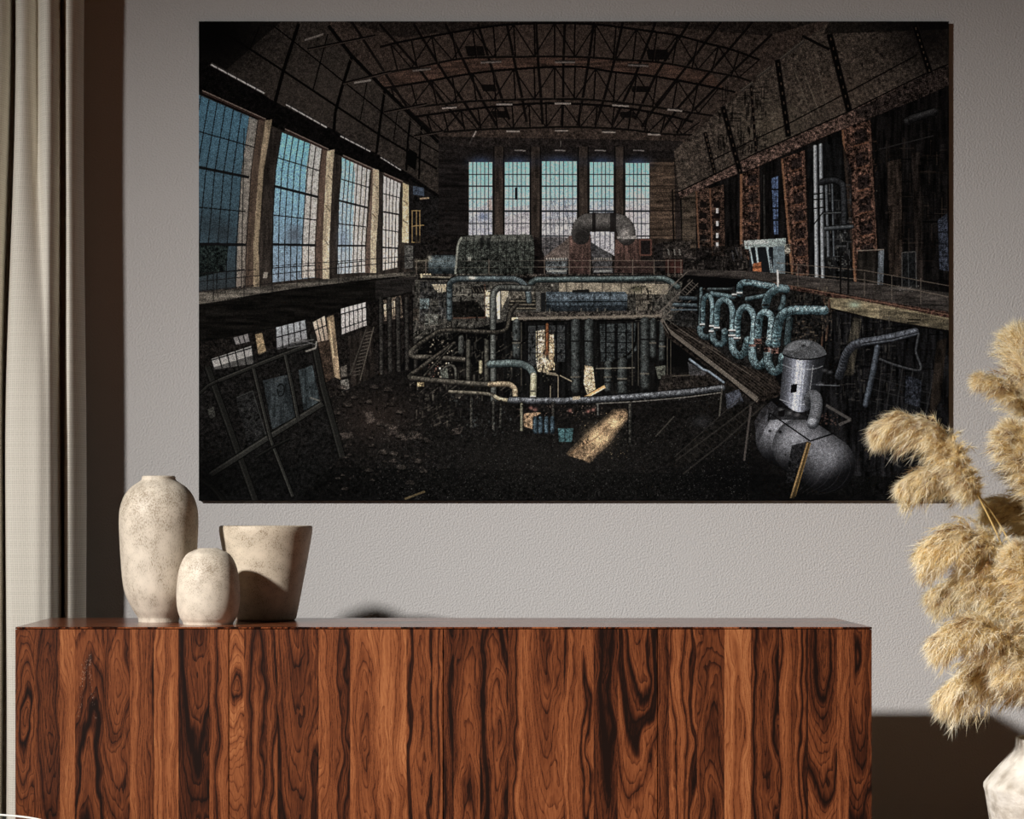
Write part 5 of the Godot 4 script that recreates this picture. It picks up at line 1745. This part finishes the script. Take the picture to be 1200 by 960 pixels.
func paint_tank():
	# lower right: pipes on the wall
	pipe(curve([983, 440, 986, 432, 990, 418, 996, 408, 1006, 402, 1031, 398, 1072, 389], 4), 10, c3(32, 34, 38), c3(98, 104, 114), 0.2)
	pipe([1010, 404, 1045, 399, 1076, 391], 3, c3(30, 32, 36), c3(86, 92, 100), 0.15)
	pipe([1028, 407, 1022, 440, 1014, 474], 7, c3(30, 33, 38), c3(82, 90, 100), 0.2)
	pipe(curve([1076.5, 392, 1074, 404, 1073.5, 414, 1079, 430, 1074, 434, 1050, 428, 1031, 421], 4), 3, c3(28, 29, 31), c3(74, 76, 80), 0.15)
	for k in 6:
		ln(1034 + k * 12, 424 + k * 3, 1026 + k * 11, 490 + k * 3, 1.2, c3(46, 46, 46), 0.6)
	for k in 4:
		ln(1022, 442 + k * 14, 1094, 462 + k * 13, 1.0, c3(40, 40, 41), 0.6)
	poly([1062, 440, 1080, 446, 1078, 478, 1060, 472], c3(32, 35, 42), 0.7, 0.5)
	poly([1098, 400, 1110, 396, 1102, 470, 1088, 490], c3(26, 22, 19), 0.9, 0.4, 1)
	ln(1011, 520, 1056, 548, 2.2, c3(44, 43, 42), 0.8)
	blob(1050, 500, 30, 24, c3(27, 29, 33), 0.6)
	specks(1005, 480, 1100, 580, 260, c3(40, 40, 42), 0.4, 1.6)
	pl([968, 475, 997, 492, 983, 498], 3.4, c3(56, 54, 53))
	specks(958, 482, 984, 502, 50, c3(104, 78, 70), 0.5, 2.4)
	# lying boiler
	var w := 66.0
	pipe([918, 512, 938, 523, 969, 544], w, c3(16, 16, 18), c3(136, 139, 147), 0.1)
	poly([884, 494, 892, 480, 904, 470, 912, 478, 898, 500, 888, 520], c3(40, 40, 43), 0.7, 0.2)
	for k in 10:
		var e := float(k)
		pl(curve([953 + e * 4.0, 514 + e * 1.4, 960 + e * 4.6, 530 + e * 2.2, 950 + e * 4.2, 560 + e * 1.4, 934 + e * 3, 577 + e * 0.4]), 0.9, c3(30, 30, 33) if k % 2 else c3(92, 94, 99), 0.14)
	for k in 7:
		var e := k * 7.5
		pl(curve([900 + e, 480 + e * 0.62, 896 + e, 500 + e * 0.66, 897 + e, 522 + e * 0.7]), 1.0, c3(94, 96, 102), 0.28)
	pl([902, 484, 925, 500, 949.5, 517, 962, 513, 977, 508], 1.6, c3(8, 8, 9))
	pl([902, 484, 900, 494], 1.6, c3(10, 10, 11))
	for q in [[914, 506, 2.4], [902, 505, 1.6], [920, 533, 1.2]]:
		blob(q[0], q[1], q[2], q[2], c3(8, 8, 9), 1.0)
	# strapping and yellow prop
	poly([928, 522, 948, 517, 930, 566, 920, 566], c3(17, 17, 18), 0.8, 0.6)
	specks(924, 522, 944, 562, 70, c3(76, 74, 72), 0.5, 1.6)
	ln(948, 518, 928, 584, 5.2, c3(52, 42, 26))
	ln(946.5, 519, 926.5, 584, 1.8, c3(116, 94, 62))
	ln(950, 519, 932, 582, 1.0, c3(96, 76, 44))
	blob(960, 585, 50, 10, c3(6, 6, 7), 0.7)
	# standing drum
	poly([916, 470, 962, 470, 962, 492, 900, 492], c3(16, 16, 17), 0.8, 0.4)
	var n := 48
	for k in n:
		var u := (k + 0.5) / n
		var l := exp(-pow((u - 0.40) / 0.22, 2.0))
		var s := 44.0 + 118.0 * l - 20.0 * u
		s *= pen.randf_range(0.84, 1.12)
		var xt := lerpf(918.0, 967.0, u)
		var xb := lerpf(913.5, 958.0, u)
		var yt := 415.0 + 2.0 * u
		var yb := 468.0 + 4.0 * u
		var dx := 49.0 / n + 0.4
		poly([xt, yt, xt + dx, yt, xb + dx * 0.92, yb + 13.0 * sin(PI * u), xb, yb + 13.0 * sin(PI * u)], c3(s * 0.94, s * 0.98, s * 1.08), 1.0, 0.06)
	poly(curve([917, 415, 920, 406, 930, 400, 943, 398, 956, 401, 965, 408, 968, 416, 956, 420, 940, 420.5, 926, 418.5], 5), c3(62, 64, 67), 1.0, 0.12)
	poly(curve([920, 410, 928, 402, 940, 399.5, 950, 401, 944, 408, 932, 412], 5), c3(92, 95, 99), 0.6, 0.12)
	for k in 9:
		ln(942, 404, 921 + k * 5.4, 417.5 + sin(PI * k / 8.0) * 2.6, 0.8, c3(44, 45, 47), 0.5)
	pl(curve([917, 415.5, 928, 419.5, 943, 421.5, 958, 420, 968, 416.5]), 1.5, c3(8, 8, 9))
	for y in [427, 445, 468]:
		pl(curve([917 - (y - 415) * 0.07, y, 928, y + 4.6, 943, y + 6.2, 956, y + 5, 966 - (y - 415) * 0.14, y + 2]), 0.9, c3(150, 154, 160) if y != 445 else c3(56, 58, 62), 0.55)
	poly([927, 451, 934, 450, 933.5, 459.5, 926.5, 460.5], c3(10, 10, 12))
	ln(953, 428, 949, 458, 0.9, c3(150, 154, 160), 0.6)
	blob(941, 405, 2, 1.6, c3(16, 16, 17), 0.9)
	for q in [[925, 484], [934, 486], [915, 480]]:
		blob(q[0], q[1], 3.4, 2.2, c3(90, 90, 92), 0.7)
	poly([912, 482, 920, 480, 919, 488, 912, 488], c3(10, 9, 10), 0.9)
	# elbow between the two
	pipe(curve([949, 470, 951, 464, 955, 465, 957, 474, 955, 486, 952, 496], 5), 14, c3(46, 48, 52), c3(146, 150, 158), 0.12)
	for q in [[947, 478, 962, 480], [946, 472, 961, 470], [946, 486, 960, 489]]:
		ln(q[0], q[1], q[2], q[3], 0.9, c3(60, 62, 66), 0.6)
	for q in [[966, 434], [972, 436], [962, 450]]:
		blob(q[0], q[1], 3, 2, c3(90, 92, 96), 0.6)
	ln(956, 451, 984, 452, 1.2, c3(92, 96, 102), 0.7)


func paint_left_front():
	# the steel frame in the left foreground
	poly([233, 436, 362, 396, 400, 534, 350, 587, 233, 587], c3(17, 17, 17), 0.6, 0.4)
	poly([308, 446, 342, 438, 348, 488, 319, 503], c3(34, 38, 40), 1.0, 0.3, 1)
	poly([350, 434, 366, 428, 376, 474, 356, 484], c3(35, 40, 42), 1.0, 0.35, 1)
	poly([276, 466, 296, 458, 312, 512, 292, 524], c3(24, 24, 24), 1.0, 0.4)
	pl([277, 466, 296, 458, 312, 511], 1.2, c3(46, 47, 46), 0.8)
	pl(curve([325, 454, 329, 450, 333, 454, 332, 462, 327, 464, 325, 456]), 1.6, c3(15, 16, 16))
	specks(284, 466, 306, 512, 40, c3(44, 44, 43), 0.6, 3)
	specks(310, 446, 376, 490, 60, c3(14, 15, 15), 0.6, 3)
	poly([243, 480, 250, 477, 253, 488, 246, 491], c3(46, 46, 43), 0.8, 0.3)
	ln(322, 448, 342, 438, 1.2, c3(60, 62, 62), 0.6)
	for q in [[243, 430, 270, 505, 299, 587, 7.0, 34], [254, 447, 310, 424, 362, 404, 4.0, 44], [247, 556, 312, 514, 378, 473, 6.2, 50], [297, 432, 317, 515, 343, 582, 3.6, 46], [334, 416, 342, 452, 349, 490, 3.4, 48], [366, 392, 378, 452, 401, 536, 7.0, 36], [233, 560, 250, 572, 262, 587, 6.0, 24], [233, 462, 244, 452, 256, 446, 2.6, 36], [300, 536, 320, 524, 340, 514, 2.0, 26]]:
		var p: Array = q.slice(0, 6)
		var s: float = q[7]
		pl(p, q[6] + 2.0, c3(7, 7, 7))
		pl(p, q[6], c3(s * 0.66, s * 0.66, s * 0.62))
		var o := []
		for i in 3:
			o.append_array([p[2 * i] - q[6] * 0.32, p[2 * i + 1] - 0.6])
		pl(o, 1.1, c3(s * 1.25, s * 1.23, s * 1.15), 0.6)
	pl([358, 412, 370, 408, 371, 400], 2.0, c3(150, 146, 138), 0.6)
	for q in [[341, 402, 368, 398], [345, 396, 370, 404], [336, 408, 366, 402]]:
		ln(q[0], q[1], q[2], q[3], 1.2, c3(84, 84, 84), 0.7)
	ln(363, 466, 375, 470, 1.6, c3(96, 92, 84), 0.6)
	specks(340, 490, 400, 580, 150, c3(40, 37, 34), 0.4, 2)
	blob(245, 560, 30, 40, c3(5, 5, 5), 0.6)


func make_wall_print():
	paint_hall()
	# the photograph's vignette is part of the print; then grain, and the ink as the paper carries it
	var lut := PackedByteArray()
	for i in 1024:
		var s := i / 1023.0
		var lin := pow(s, 2.35) * PRINT_GAIN * 1.22
		lut.append(clampi(int(pow(lin, 1.0 / 2.2) * 255.0 + 0.5), 0, 255))
	var data := PackedByteArray()
	data.resize(PW * PH * 3)
	var o := 0
	for y in PH:
		var row := (y & 255) << 8
		var row2 := ((y >> 1) & 255) << 8
		for x in PW:
			var i := y * PW + x
			var k := (1.0 + 0.16 * nz[row | (x & 255)] + 0.18 * nz[row2 | ((x >> 1) + 77 & 255)]) * 4.0
			var m := (pr[i] + pg[i] + pb[i]) * 0.06
			data[o] = lut[clampi(int((pr[i] * 0.82 + m) * k), 0, 1023)]
			data[o + 1] = lut[clampi(int((pg[i] * 0.82 + m) * k), 0, 1023)]
			data[o + 2] = lut[clampi(int((pb[i] * 0.82 + m) * k), 0, 1023)]
			o += 3
	var picture := ImageTexture.create_from_image(Image.create_from_data(PW, PH, false, Image.FORMAT_RGB8, data))
	pr.clear()
	pg.clear()
	pb.clear()
	var lo := at_px(PX, 587.0, 0.0148)
	var hi := at_px(PX + 879.0, PY, 0.0148)
	var w := hi.x - lo.x
	var h := hi.y - lo.y
	var t := thing("wall_print", "large unframed dark print of a derelict industrial hall on the plaster wall", "picture", Vector3(lo.x, lo.y, 0.0))
	var any := func(p: Vector3, _ax: int) -> Vector2: return Vector2(p.x, p.y)
	obj("panel", slab(Vector3(0.001, 0.001, 0.001), Vector3(w - 0.001, h - 0.001, 0.0135), 0.0005, any), mat(Color(0.05, 0.05, 0.05), 0.7), t)
	var paper := mat(Color(1, 1, 1), 0.9, 0.1)
	paper.albedo_texture = picture
	paper.texture_repeat = false
	var flat := func(p: Vector3, _ax: int) -> Vector2: return Vector2(p.x / w, 1.0 - p.y / h)
	obj("print", slab(Vector3(0, 0, 0.0136), Vector3(w, h, 0.0148), 0.0002, flat), paper, t)
